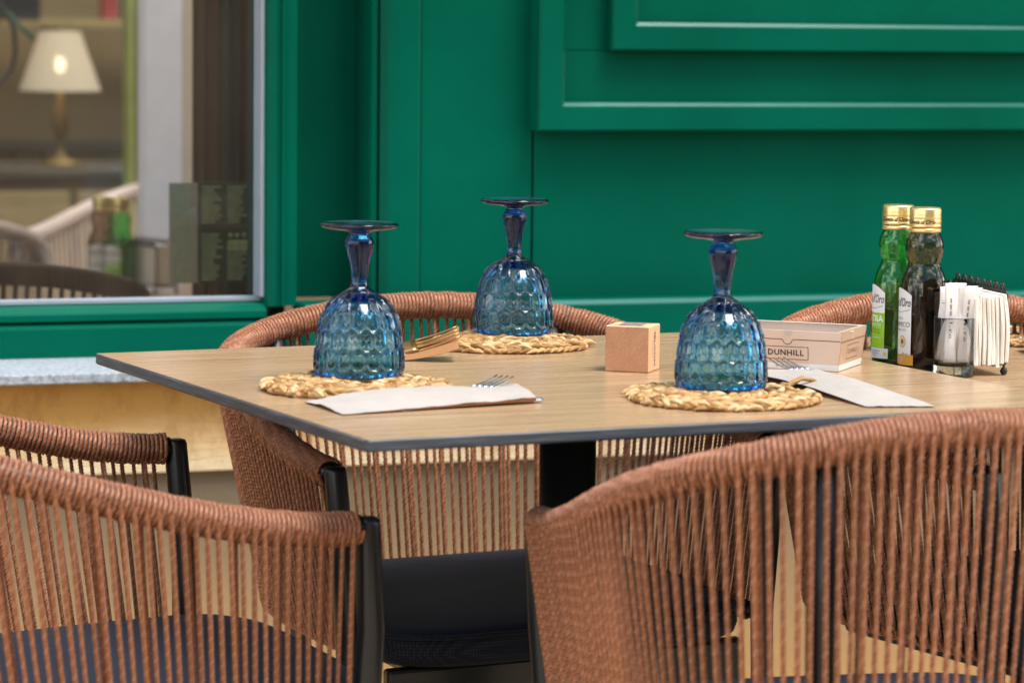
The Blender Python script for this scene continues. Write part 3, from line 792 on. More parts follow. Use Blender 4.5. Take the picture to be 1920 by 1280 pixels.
reflection_chair(wloc(.16, .82, -.045), WROT+.08, 'brown stand-in for a chair back mirrored at the bottom left of the window', M['curtain_brown'])

# ================================================================== TABLE MIRRORED IN THE WINDOW (stand-in built behind the glass)
tin = thing('reflection_table', 'wooden stand-in for the mirrored table under the mirrored bottles', 'table', wloc(.62, 1.3, -.15), rg_)
box('tabletop', -.38, .42, -.38, .42, .727, .745, M['oak'], tin, .002)
tube('pedestal_column', [(0, 0, .012), (0, 0, .726)], .03, M['black'], tin, 16); box('base_plate', -.2, .2, -.2, .2, 0, .012, M['black'], tin, .002)

# ================================================================== BLUE GLASSES
GH = .1436
def glass_mesh():
    NC = 18; per = 14; segs = NC*per
    rows = [(.0695, .0135), (.0535, .0185), (.0355, .0185), (.0175, .0185)]
    def cell_h(a, z):
        """ridge height 0..1 between honeycomb cells"""
        if z < .0078 or z > .0790: return 0
        best = []
        u = a/(2*math.pi)*NC
        for ri, (zc, hh) in enumerate(rows):
            off = .5 if ri % 2 else 0
            k0 = math.floor(u-off)
            for k in (k0, k0+1):
                du = abs(u-(k+off))/.5; dv = abs(z-zc)/(.0180*.60)
                best.append((du**2.7+dv**2.7)**(1/2.7))
        rho = min(best)
        e = min(max((1.0-rho)/.20, 0), 1); e = e*e*(3-2*e)
        return e*.85+.30*max(0, 1-rho)          # 0 on the ridge, 1 in the dimple
    outer = [(.0405, .0), (.0417, .0007), (.0421, .002), (.0422, .004)]
    ctrl = [(.0422, .004), (.0425, .010), (.0424, .0175), (.0417, .026), (.0407, .0355), (.0392, .0445), (.0372, .0535), (.0340, .0620), (.0290, .0690), (.0235, .0735), (.0175, .0768), (.0142, .0785)]
    def interp(pts, z):
        for (r0, z0), (r1, z1) in zip(pts, pts[1:]):
            if z0 <= z <= z1:
                f = (z-z0)/(z1-z0); return r0+(r1-r0)*f
        return pts[-1][0]
    def smooth_r(z):
        return (interp(ctrl, max(z-.0015, .004))+interp(ctrl, z)*2+interp(ctrl, min(z+.0015, .0785)))/4
    NZ = 86
    for i in range(1, NZ+1):
        z = .004+(.0785-.004)*i/NZ; outer.append((smooth_r(z), z))
    stem = [(.0145, .0792), (.0142, .0800), (.0118, .0806), (.0116, .0812), (.0094, .0826), (.0083, .0855), (.0078, .0900), (.0079, .0950), (.0086, .1010), (.0097, .1080), (.0112, .1140), (.0126, .1190), (.0134, .1235), (.0132, .1270), (.0116, .1300), (.0097, .1322), (.0092, .1338), (.0094, .1348)]
    foot = [(.0120, .1356), (.0160, .1362), (.0185, .1370), (.0240, .1374), (.0310, .1384), (.0350, .1394), (.0366, .1406), (.0369, .1418), (.0366, .1430), (.0355, .1438), (.0335, .1440), (.0250, .1432), (.0150, .1426), (.006, .1424)]
    inner_c = [(.0382, .0006), (.0386, .010), (.0385, .0175), (.0378, .026), (.0367, .0355), (.0351, .0445), (.0329, .0530), (.0294, .0603), (.0240, .0662), (.0180, .0700), (.0100, .0722), (.0030, .0728)]
    prof = [('i', r, z) for r, z in inner_c[::-1]] + [('o', r, z) for r, z in outer] + [('s', r, z) for r, z in stem] + [('f', r, z) for r, z in foot]
    V, F = [], []
    for kind, r, z in prof:
        for k in range(segs):
            a = 2*math.pi*k/segs; rr = r
            if kind == 'o' and z > .004:
                e = cell_h(a, z); taper = min(1, r/.036)
                rr = r+(.0008-.0025*e)*taper
            elif kind == 's' and z > .081:
                ph = (a % (math.pi/4))-math.pi/8
                rr = r*(.35+.65*math.cos(math.pi/8)/math.cos(ph)/.962)
            V.append((rr*math.cos(a), rr*math.sin(a), z))
    n = len(prof)
    for i in range(n-1):
        for k in range(segs):
            k2 = (k+1) % segs; F.append((i*segs+k, i*segs+k2, (i+1)*segs+k2, (i+1)*segs+k))
    cap_ring(V, F, 0, segs, prof[0][2], False); cap_ring(V, F, (n-1)*segs, segs, prof[-1][2], True)
    return V, F
V, F = glass_mesh()
g0 = mesh_obj('water_goblet', V, F, M['blue_glass'], None, True)
bm = bmesh.new(); bm.from_mesh(g0.data); bmesh.ops.recalc_face_normals(bm, faces=bm.faces); bm.to_mesh(g0.data); bm.free()
MT = .0072
GG = 'upturned blue honeycomb glasses'
gl_specs = [((.1497, .3759), .3, 'upturned blue honeycomb glass at the left end of the table, before the paper sleeve'),
            ((.4628, .6987), .75, 'upturned blue honeycomb glass farthest back, in front of the rope armchair'),
            ((.4280, .1728), 1.3, 'upturned blue honeycomb glass in front of the cardboard box, beside the paper sleeve')]
for i, ((x, y), rz, lab) in enumerate(gl_specs):
    o = g0 if i == 0 else g0.copy()
    if i: COL.objects.link(o)
    o.location = (x, y, ZT+MT+.0012); o.rotation_euler = (0, 0, rz); tag(o, lab, 'glass', GG)

# ================================================================== STRAW MATS
def straw_piece(seed):
    rnd = random.Random(seed); V, F = [], []; N = 9; S = 10
    L, W, H = .025, .0035, .0025
    for i in range(N):
        f = i/(N-1); x = (f-.5)*L
        prof = math.sin(math.pi*min(max(f*.94+.03, 0), 1))**.55
        zc = .0036*math.sin(math.pi*f)-.0030; yc = .0016*math.sin(f*math.pi*1.2+seed)
        for k in range(S):
            a = 2*math.pi*k/S
            cr_ = 1+.16*math.sin(5*a+seed+f*2.4)
            V.append((x, yc+math.cos(a)*W*prof*cr_, zc+math.sin(a)*H*prof*cr_))
    for i in range(N-1):
        for k in range(S): F.append((i*S+k, i*S+(k+1) % S, (i+1)*S+(k+1) % S, (i+1)*S+k))
    F.append(tuple(range(S))[::-1]); F.append(tuple((N-1)*S+k for k in range(S)))
    o = mesh_obj('straw_plait', V, F, M['straw'], None, True); me = o.data; bpy.data.objects.remove(o); return me
PIECES = [straw_piece(s) for s in range(7)]
def straw_mat(cx_, cy_, R, label, seed, zt=ZT, tail=False):
    rnd = random.Random(seed)
    t = thing('straw_placemat', label, 'placemat', (cx_, cy_, zt), (0, 0, rnd.uniform(0, 6)), 'round braided straw mats')
    core = [(max(.0004, R-.008), .0003), (R-.006, .002), (R-.008, .0042), (R*.5, .0046), (.0005, .0046)]
    lathe('straw_core', core, 40, M['straw_dark'], t)
    pitch = .0158; w = 0; th = 0; r = R-.007; i = 0; items = []
    while r > .012 and i < 238:
        side = 1 if i % 2 else -1
        wob = 1+.018*math.sin(3*th+seed)+.012*math.sin(7*th+seed*2)
        rr = (r+side*.0032)*wob
        x, y = rr*math.cos(th), rr*math.sin(th)
        tang = th+math.pi/2
        me = PIECES[rnd.randrange(7)]
        o = bpy.data.objects.new('straw_plait', me); COL.objects.link(o); o.parent = t
        o.location = (x, y, .0056+rnd.uniform(-.0006, .0010))
        o.rotation_euler = Euler((rnd.uniform(-.5, .5)-side*.35, rnd.uniform(-.10, .10)-.14, tang-side*(.52+rnd.uniform(-.10, .10))))
        s = rnd.uniform(.85, 1.15); o.scale = (s*rnd.uniform(.9, 1.12), s, s*1.05)
        step = .0060; th += step/r; r -= pitch*step/(2*math.pi*r); i += 1
    for k in range(58):
        th = 2*math.pi*k/58+rnd.uniform(-.02, .02); rr = (R-.0075)*(1+.018*math.sin(3*th+seed)+.012*math.sin(7*th+seed*2))
        o = bpy.data.objects.new('straw_plait', PIECES[rnd.randrange(7)]); COL.objects.link(o); o.parent = t
        o.location = (rr*math.cos(th), rr*math.sin(th), .0031+rnd.uniform(-.0003, .0004))
        o.rotation_euler = Euler((rnd.uniform(-.4, .4), .12+rnd.uniform(-.06, .06), th+math.pi/2+.16+rnd.uniform(-.06, .06))); o.scale = (.8, 1, 1.0)
    if tail:
        tube('loose_straw_end', [(R*.93, 0, .006), (R+.006, .004, .009), (R+.018, .003, .0125), (R+.028, -.004, .010), (R+.033, -.008, .005)], lambda f: .0034*(1-.6*f), M['straw'], t, 7)
    return t
straw_mat(.1300, .3290, .0925, 'braided straw mat under the leftmost blue glass, front left of the table', 1)
straw_mat(.4290, .6420, .0880, 'braided straw mat under the farthest blue glass, overhanging the back edge', 2)
m3 = straw_mat(.4120, .1370, .0925, 'braided straw mat with a loose straw end, under the blue glass by the cardboard box', 3, tail=True)
m3.rotation_euler = (0, 0, .33)
straw_mat(1.075, .605, .088, 'braided straw mat cut by the right edge of the photo, on the second table', 4, ZT-.012)

# ================================================================== BEECH CUBE
cx_, cy_ = .4512, .3618
fl = Vector((.4190, .3915)); fr2 = Vector((cx_, cy_))
ax = (fr2-fl); sx_ = .0445
ang = math.atan2(ax.y, ax.x)
cube = thing('wooden_cube', 'pale beech wooden cube with a small stamped print, between glass and cardboard box', 'wooden block', (cx_, cy_, ZT), (0, 0, ang))
# local: x along the big front face (ends at 0), y into depth
bm = bmesh.new()
cb = box('cube_block', -.0445, 0, 0, .0420, .0002, .0455, M['beech'], cube, .0012, 3)
cb.data.materials.append(M['beech_light'])
for p in cb.data.polygons:
    if p.normal.x > .5 or p.normal.z > .5: p.material_index = 1
text_obj('stamped_lettering', '4BLOOM', .0088, M['ink_soft'], cube, lambda x, y: Vector((.0003, .021+y*1.0, .0228-x)), spacing=1.02, xs=1.0)
text_obj('stamped_lettering', 'B A L A N C E', .0028, M['ink_soft'], cube, lambda x, y: Vector((.0003, .0135+y, .0228-x)))
rnd = random.Random(4)
box('stamp_frame', -.038, -.0065, .0060, .0064, .0456, .0458, M['ink_soft'], cube); box('stamp_frame', -.038, -.0065, .0355, .0359, .0456, .0458, M['ink_soft'], cube)
box('stamp_patch', -.034, -.011, .009, .033, .0456, .0458, simple('smudged_stamp', (.20, .17, .19), .7, var=.6, scale=160), cube)

# ================================================================== CIGARETTE CARTON TRAY
fx = Vector((.6342, .3075)); frb = Vector((.7036, .3798))
dirf = Vector((-.0606, .0652)).normalized()      # along the front, leftwards
bxr = math.atan2(-dirf.y, -dirf.x)
ctn = thing('carton_tray', 'open blush cardboard box with DUNHILL lettering standing before the green oil bottle', 'cardboard box', (fx.x, fx.y, ZT), (0, 0, bxr))
# local x: along the front (corner at 0, runs to -W), y: depth
CW, CD, CH = .112, .082, .0395
side_dir = (frb-fx); sa = math.atan2(side_dir.y, side_dir.x)-bxr
shy = CD*math.cos(sa)/math.sin(sa) if False else 0
fl_ = .0045                                        # flare at the top
def wallp(p0, p1, p0t, p1t, th, mat, name, parent, inset):
    """a leaning card wall between bottom edge p0-p1 and top edge p0t-p1t, thickness inwards"""
    V = [p0, p1, p0t, p1t]; inn = [Vector(v)+Vector(inset) for v in V]
    return mesh_obj(name, [tuple(v) for v in V]+[tuple(v) for v in inn], [(0, 1, 2, 3), (7, 6, 5, 4), (0, 4, 5, 1), (1, 5, 6, 2), (2, 6, 7, 3), (3, 7, 4, 0)], mat, parent)
z0, z1 = .0005, CH
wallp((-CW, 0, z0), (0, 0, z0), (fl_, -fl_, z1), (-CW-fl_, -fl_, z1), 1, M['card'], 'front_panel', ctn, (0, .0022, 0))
wallp((0, .0001, z0), (0, CD, z0), (fl_, CD+fl_, z1), (fl_, -fl_+.0001, z1), 1, M['card_shaded'], 'side_panel', ctn, (-.0022, 0, 0))
wallp((-CW, .0001, z0), (-CW, CD, z0), (-CW-fl_, CD+fl_, z1), (-CW-fl_, -fl_+.0001, z1), 1, M['card_shaded'], 'side_panel', ctn, (.0022, 0, 0))
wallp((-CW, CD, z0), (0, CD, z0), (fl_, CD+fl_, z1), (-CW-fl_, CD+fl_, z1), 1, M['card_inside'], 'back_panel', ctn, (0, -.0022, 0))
box('bottom_panel', -CW+.0025, -.0025, .0025, CD-.0025, .0006, .002, M['card_inside'], ctn)
# white top rims of the back and side
mesh_obj('back_rim', [(-CW-fl_, CD+fl_, CH+.0002), (fl_, CD+fl_, CH+.0002), (fl_-.006, CD+fl_-.006, CH+.0003), (-CW-fl_+.006, CD+fl_-.006, CH+.0003)], [(0, 1, 2, 3)], M['card_white'], ctn)
mesh_obj('side_rim', [(fl_, -fl_, CH+.0002), (fl_, CD+fl_, CH+.0002), (fl_-.006, CD+fl_-.006, CH+.0002), (fl_-.006, -fl_+.006, CH+.0002)], [(0, 1, 2, 3)], M['card_shaded'], ctn)
def fmap(x, z, off=.0002):                      # point on the front wall, x from the right corner leftwards negative
    f = (z-z0)/(z1-z0); return Vector((x, -fl_*f-off, z))
def smap(y, z, off=.0002):
    f = (z-z0)/(z1-z0); return Vector((fl_*f+off, y, z))
def strip(name, pts, mat, parent):
    return mesh_obj(name, pts, [tuple(range(len(pts)))], mat, parent)
strip('white_band', [fmap(-CW, .0006), fmap(0, .0006), fmap(.0007, .0068), fmap(-CW-.0007, .0068)], M['card_white'], ctn)
strip('white_band', [smap(0, .0006), smap(CD, .0006), smap(CD+.0006, .0068), smap(-.0006, .0068)], M['card_white'], ctn)
def line_f(pts, w=.00035, mp_=fmap, name='printed_line'):
    for (a, b_), (c, d) in zip(pts, pts[1:]):
        dx, dz = c-a, d-b_; L = math.hypot(dx, dz) or 1; nx, nz = -dz/L*w, dx/L*w
        q = mesh_obj(name, [mp_(a+nx, b_+nz, .0004), mp_(c+nx, d+nz, .0004), mp_(c-nx, d-nz, .0004), mp_(a-nx, b_-nz, .0004)], [(0, 1, 2, 3)], M['ink_brown'], ctn)
arc = [(-.0516+.0046*math.cos(math.radians(a)), .0300+.0045*math.sin(math.radians(a))) for a in range(-15, -166, -25)]
V_, F_ = [], []
def poly_line(pts, w, mp_):
    V_, F_ = [], []
    for (a, b_), (c, d) in zip(pts, pts[1:]):
        dx, dz = c-a, d-b_; L = math.hypot(dx, dz) or 1; nx, nz = -dz/L*w, dx/L*w; o = len(V_)
        V_ += [mp_(a+nx, b_+nz, .0004), mp_(c+nx, d+nz, .0004), mp_(c-nx, d-nz, .0004), mp_(a-nx, b_-nz, .0004)]; F_.append((o, o+1, o+2, o+3))
    return V_, F_
V1, F1 = poly_line([(.003, .0306), (-.0460, .0306)]+arc+[(-.0572, .0306), (-.115, .0306)], .00035, fmap)
V2, F2 = poly_line([(-.0304, .0106), (-.0304, .0232), (-.0770, .0232), (-.0770, .0106), (-.0304, .0106)], .00028, fmap)
joined('printed_lines', [(V1, F1), (V2, F2)], M['ink_brown'], ctn)
V1, F1 = poly_line([(-.003, .0295), (.085, .0295)], .00035, smap); V2, F2 = poly_line([(.022, .0110), (.022, .0250), (.062, .0250), (.062, .0110), (.022, .0110)], .00028, smap)
joined('printed_lines', [(V1, F1), (V2, F2)], M['ink_brown'], ctn)
text_obj('brand_lettering', 'DUNHILL', .0082, M['ink'], ctn, lambda x, y: fmap(-.0537+x, .0170+y, .0005), spacing=1.12, bold=.0001)
text_obj('brand_lettering', 'DUNHILL', .0070, M['ink_brown'], ctn, lambda x, y: smap(.042+x, .0180+y, .0005), spacing=1.1)
text_obj('small_print', '20 x 10', .0028, M['ink_soft'], ctn, lambda x, y: fmap(-.060+x, .0036+y, .0005))
# thumb notches in the front's top edge, torn corner flap
strip('thumb_notch', [fmap(-.0516+.0045*math.cos(math.radians(a)), .0396+.0048*math.sin(math.radians(a)), .0006) for a in range(0, -181, -20)], M['card_inside'], ctn)
strip('torn_flap', [Vector((fl_+.0005, .024, .0390)), Vector((fl_+.0005, .036, .0390)), Vector((fl_-.0002, .036, .0300)), Vector((fl_-.0002, .0345, .0300)), Vector((fl_+.0003, .0345, .0376)), Vector((fl_+.0004, .024, .0378))], M['card_white'], ctn)

# ================================================================== OIL AND VINEGAR BOTTLES
Z2 = ZT-.012
BP = [(.0190, .0), (.0225, .0006), (.0240, .0022), (.0246, .005), (.0247, .02), (.0247, .070), (.0246, .080), (.0241, .087), (.0228, .094), (.0205, .1005), (.0180, .1055), (.0168, .1090), (.0170, .1125), (.0184, .1175), (.0195, .1225), (.0199, .1270), (.0195, .1315), (.0182, .1355), (.0162, .1395), (.0150, .1425), (.0140, .1440), (.0140, .1650)]
def dense(prof, n):
    out = []
    for i in range(len(prof)-1):
        p0 = prof[max(i-1, 0)]; p1, p2 = prof[i], prof[i+1]; p3 = prof[min(i+2, len(prof)-1)]
        for k in range(n):
            t = k/n
            out.append(tuple(.5*((2*p1[j])+(-p0[j]+p2[j])*t+(2*p0[j]-5*p1[j]+4*p2[j]-p3[j])*t*t+(-p0[j]+3*p1[j]-3*p2[j]+p3[j])*t**3) for j in (0, 1)))
    out.append(prof[-1]); return out
BPd = dense(BP, 3)
def make_bottle(loc, rz, label, gmat, liquid_mat, level, lab):
    t = thing('oil_bottle', label, 'bottle', loc, (0, 0, rz), 'oil and vinegar bottles')
    th = .0022
    inner = [(max(r-th, .002), z) for r, z in BPd if z > .004]
    inner[0] = (inner[0][0]-.003, .0045)
    prof = BPd+[(r, z) for r, z in inner[::-1]]
    lathe('bottle_glass', prof, 48, gmat, t)
    liq = [(max(r-th-.0002, .002), z) for r, z in BPd if .0065 < z < level] ; liq[0] = (liq[0][0]-.002, .0060)
    liq.append((liq[-1][0], level)); lathe('liquid', liq, 48, liquid_mat, t)
    # cap: skirt with knurling and two rolled rings
    cp_ = lathe('screw_cap', [(.0160, .1475), (.0166, .1480), (.0166, .1500), (.0160, .1506), (.0164, .1516), (.0168, .1530), (.0166, .1545), (.0164, .1562), (.0164, .1568), (.0168, .1578), (.0164, .1590), (.0163, .1600), (.0163, .1660), (.0158, .1672), (.0148, .1678)], 96, M['gold'], t,
              rfun=lambda r, z, a: r*(1+(.010 if int(a/(2*math.pi)*96+.5) % 2 else 0)) if .1595 < z < .1665 else r)
    lathe('cap_ring', [(.0158, .1425), (.0166, .1428), (.0167, .1445), (.0166, .1462), (.0158, .1466)], 48, M['gold'], t)
    R = .0250
    def lm(x, y, off=0): a = x/R; rr = R+off; return Vector((rr*math.cos(a), rr*math.sin(a), y))
    text_obj('cap_lettering', "Costa d'Oro", .0062, M['ink'], t, lambda x, y: Vector((.0171*math.cos((x)/.0171+.95), .0171*math.sin((x)/.0171+.95), .1533+y*1.0)), shear=.35, bold=.00008)
    def label_patch(name, x0, x1, zlo, zhi, mat, off, arch=0):
        N = 24; V, F = [], []
        for i in range(N+1):
            x = x0+(x1-x0)*i/N; xm = (x0+x1)/2; e = ((x-xm)/((x1-x0)/2))
            zt_ = zhi-arch*e*e
            V += [lm(x, zlo, off), lm(x, zt_, off)]
        for i in range(N): F.append((2*i, 2*i+2, 2*i+3, 2*i+1))
        return mesh_obj(name, V, F, mat, t, True)
    hw = .0190
    if lab == 'green':
        label_patch('label', -hw, hw, .0165, .0720, M['label_green'], .0001)
        label_patch('brand_band', -hw, hw, .0560, .0850, M['label_white'], .00025, .008)
        text_obj('label_lettering', 'EXTRA', .0092, M['label_white'], t, lambda x, y: lm(x+.003, .0495+y, .0004), bold=.0003)
        text_obj('label_lettering', 'VERGINE', .0045, M['label_white'], t, lambda x, y: lm(x+.006, .0430+y, .0004))
        for k, zz in enumerate((.0385, .0355)): text_obj('small_print', 'olio di oliva extra', .0026, M['ink_soft'], t, lambda x, y: lm(x+.005, zz+y, .0004))
        text_obj('small_print', 'estratto a freddo', .0030, M['label_white'], t, lambda x, y: lm(x+.004, .0300+y, .0004))
        label_patch('lower_label', -hw, hw+.0045, .0085, .0190, M['label_pale'], .0003)
        text_obj('small_print', 'prodotto italiano\nconfezionato\nItalia', .0024, M['blue_ink'], t, lambda x, y: lm(x+.006, .0138+y, .0005))
        V = [lm(.0200+.0022*math.cos(a), .0135+.0022*math.sin(a), .0005) for a in [k*math.pi/5 for k in range(10)]]; strip('seal', V, M['yellow_ink'], t)
    else:
        label_patch('label', -hw, hw, .0150, .0850, M['label_white'], .0001, .007)
        text_obj('label_lettering', 'ACETO', .0034, M['ink_soft'], t, lambda x, y: lm(x+.002, .0535+y, .0003))
        text_obj('label_lettering', 'BALSAMICO', .0074, M['ink'], t, lambda x, y: lm(x*.92-.0005, .0475+y, .0003))
        text_obj('small_print', 'di Modena I.G.P.', .0034, M['ink_soft'], t, lambda x, y: lm(x+.002, .0420+y, .0003))
        cxx, czz = .0075, .0300
        for nme, r0, m_ in (('seal', .0062, 'label_gold'), ('seal', .0050, 'label_white'), ('seal', .0043, 'yellow_ink'), ('seal', .0024, 'blue_ink')):
            off = .0003+(.0062-r0)*.05
            strip(nme, [lm(cxx+r0*.85*math.cos(a), czz+r0*math.sin(a), off) for a in [k*math.pi/12 for k in range(24)]], M[m_], t)
        text_obj('small_print', '250 ml e', .0030, M['ink_soft'], t, lambda x, y: lm(x+.012, .0175+y, .0003))
        label_patch('lower_label', -hw, hw+.0030, .0060, .0165, M['label_gold'], .0003)
        text_obj('small_print', 'condimento\ninvecchiato\nitaliano', .0026, M['label_white'], t, lambda x, y: lm(x+.004, .0110+y, .0005))
    text_obj('brand_lettering', "Costa d'Oro", .0105, M['ink'], t, lambda x, y: lm(x*.70-.0010, .0700+y*1.2, .0004), shear=.25, bold=.00012)
    # printed oval rule under the brand name
    V, F = [], []
    for i in range(17):
        x = -.017+.034*i/16; z = .0600+.0022*(x/.017)**2*1.5
        V += [lm(x, z, .0004), lm(x, z+.0005, .0004)]
    for i in range(16): F.append((2*i, 2*i+2, 2*i+3, 2*i+1))
    mesh_obj('label_rule', V, F, M['ink_soft'], t)
    return t
def face_angle(x, y, toleft):
    """world angle pointing from (x,y) to the camera, turned towards the picture's left by toleft"""
    a = math.atan2(-2.446-y, -1.019-x); return a-toleft
b1 = make_bottle((.7850, .4430, Z2), face_angle(.785, .443, math.radians(72)), 'green glass bottle of olive oil with lime label and gold cap, behind the dark bottle', M['green_glass'], M['oil'], .0865, 'green')
b2 = make_bottle((.7880, .3960, Z2), face_angle(.788, .396, math.radians(72)), 'dark bottle of balsamic vinegar with white label and gold cap, beside the shot glass', M['brown_glass'], M['balsamic'], .0855, 'dark')
for b__ in (b1, b2): pass

# ================================================================== SHOT GLASS WITH SUGAR STICKS
sg = (.7835, .3290)
lathe_o = lathe('tumbler', [(.0195, 0), (.0205, .0006), (.0208, .002), (.0209, .012), (.0213, .0600), (.0209, .0606), (.0203, .0602), (.0196, .020), (.0192, .014), (.0170, .0115), (.006, .0110)], 64, M['clear_glass'], None)
lathe_o.location = (*sg, Z2); tag(lathe_o, 'small clear tumbler filled with paper sugar sticks', 'glass')
viewa = math.atan2(-2.446-sg[1], -1.019-sg[0])
rv = Vector((-math.sin(viewa), math.cos(viewa), 0))     # picture right seen from the camera
fv = Vector((math.cos(viewa), math.sin(viewa), 0))      # towards the camera
stk = [(-.0125, -.0085, -.0105, .0905, .0115, 0), (-.0045, -.0035, .0105, .0960, .0115, 1), (.0035, .0035, .0060, .0960, .0125, 0), (.0085, .0155, .0090, .0930, .0115, 1), (.0020, .0200, -.0060, .0900, .0115, 0), (-.0080, .0035, -.0010, .0930, .0110, 0)]
stl = ['leftmost paper sugar stick in the tumbler, torn at the top', 'paper sugar stick with www.otl.ro print, second from the left in the tumbler', 'plain broad sugar stick in the middle of the tumbler', 'paper sugar stick with slanting web address, right of the middle one', 'sugar stick leaning far right out of the tumbler towards the napkins', 'sugar stick at the back of the tumbler, mostly hidden by the others']
for i, ((x0_, x1_, dd, h, w_, txt), lab) in enumerate(zip(stk, stl)):
    t = thing('sugar_stick', lab, 'sugar stick', (*sg, Z2+.012), (0, 0, 0), 'paper sugar sticks in the tumbler')
    N = 14; V, F = [], []; rnd = random.Random(40+i)
    def sp(f, s, off=0):
        wv_ = .0012*math.sin(f*9+i*2)
        c = rv*(x0_+(x1_-x0_)*f)+fv*(dd*.7+wv_)+Vector((0, 0, h*f*.86+.001))
        tap = 1 if .06 < f < .94 else 1.05
        return c+rv*(s*w_*.57*tap)+fv*off
    for j in range(N+1):
        f = j/N; bul = .0016*math.sin(math.pi*min(max((f-.04)/.92, 0), 1))**.4+.0002
        for k in range(8):
            a = 2*math.pi*k/8; V.append(sp(f, math.cos(a)*(1+.06*math.sin(f*17+k+i)), math.sin(a)*bul+.0003*math.sin(f*23+k*2)))
    for j in range(N):
        for k in range(8): F.append((j*8+k, j*8+(k+1) % 8, (j+1)*8+(k+1) % 8, (j+1)*8+k))
    F.append(tuple(range(8))[::-1]); F.append(tuple(N*8+k for k in range(8)))
    mesh_obj('paper_wrap', V, F, M['stick'], t, True)
    if txt:
        text_obj('printed_web_address', 'www.otl.ro', .0088, M['ink'], t, lambda x, y: sp(.55-x/h, (y)/(w_/2)*.5, .0022), spacing=1.28)
    else:
        text_obj('printed_mark', '. i', .006, M['ink'], t, lambda x, y: sp(.80-x/h, y/(w_/2)-.3, .0022))

# ================================================================== NAPKIN HOLDER + NAPKINS
nh = thing('napkin_holder', 'black wrought iron napkin holder with scroll edge and ball feet', 'napkin holder', (.8310, .3960, Z2), (0, 0, -.195))
# local y = length (towards +y is away), x = thickness
def arc_pts(c, r, a0, a1, n=9):
    return [(c[0], c[1]+r*math.cos(math.radians(a0+(a1-a0)*k/(n-1))), c[2]+r*math.sin(math.radians(a0+(a1-a0)*k/(n-1)))) for k in range(n)]
for xx in (-.021, .023):
    joined('side_frame', [tube_data([(xx, -.074, .0125), (xx, -.074, .083), (xx, -.070, .0865), (xx, .070, .0865), (xx, .074, .083), (xx, .074, .0125)], .0016, 8),
                          tube_data([(xx, -.074, .014), (xx, .074, .014)], .0016, 8), tube_data([(xx, -.070, .0845), (xx, .070, .0845)], .0022, 8)], M['iron'], nh, True)
    for k in range(8):
        c = (xx, -.060+k*.0172, .0892)
        tube('scroll', arc_pts(c, .0042, -30, 210), .0013, M['iron'], nh, 7)
joined('base_frame', [tube_data([(-.021, y, .0125), (.023, y, .0125)], .002, 8) for y in (-.074, -.04, 0, .04, .074)], M['iron'], nh, True)
for xx in (-.021, .023):
    for yy in (-.07, .07):
        lathe('ball_foot', [(.0006, 0), (.0026, .0008), (.0038, .0030), (.0038, .0046), (.0026, .0068), (.0012, .0085), (.0012, .012)], 14, M['iron'], nh).location = (xx, yy, 0)
NN = 9
for k in range(NN):
    t = None; f = k/(NN-1); xx = -.0165+.0345*f; V, F = [], []; rnd = random.Random(70+k)
    th = .0043; y0 = -.078-rnd.uniform(0, .003)-.012*(1 if k == 0 else 0); y1 = .035; z0_, z1_ = .0145-.006*rnd.random(), .0800+rnd.uniform(-.001, .0015)+.002*f
    Nz = 8; pts = []
    for j in range(Nz+1):
        g_ = j/Nz; z = z0_+(z1_-z0_)*g_; bow = .0025*math.sin(math.pi*g_)*(f-.2)+ (1-g_)*.004*f
        for (yy, sx2) in ((y0+.0014*math.sin(g_*5+k), .42), (y0-.0010, 0), (y0+.0014*math.sin(g_*5+k), -.42), (y1, -.42), (y1, .42)):
            V.append((xx+bow+sx2*th, yy, z))
    for j in range(Nz):
        for q in range(5): F.append((j*5+q, j*5+(q+1) % 5, (j+1)*5+(q+1) % 5, (j+1)*5+q))
    F.append((4, 3, 2, 1, 0)); F.append(tuple(Nz*5+q for q in range(5)))
    o = mesh_obj('paper_napkin', V, F, M['napkin'], None); o.location = nh.location; o.rotation_euler = nh.rotation_euler
    names = ['outermost', 'second', 'third', 'fourth', 'fifth (middle)', 'sixth', 'seventh', 'eighth', 'last']
    tag(o, f'{names[k]} folded white napkin in the iron holder, counted from the tumbler side', 'napkin', 'folded napkins in the iron holder')
    if k == 0:
        nf = mesh_obj('folded_corner', [(xx-.0018, y0+.001, .026), (xx-.0018, y0+.022, .040), (xx-.0018, y0+.002, .050), (xx-.0026, y0+.012, .038)], [(0, 3, 2), (3, 1, 2), (0, 1, 3)], M['napkin'], o)

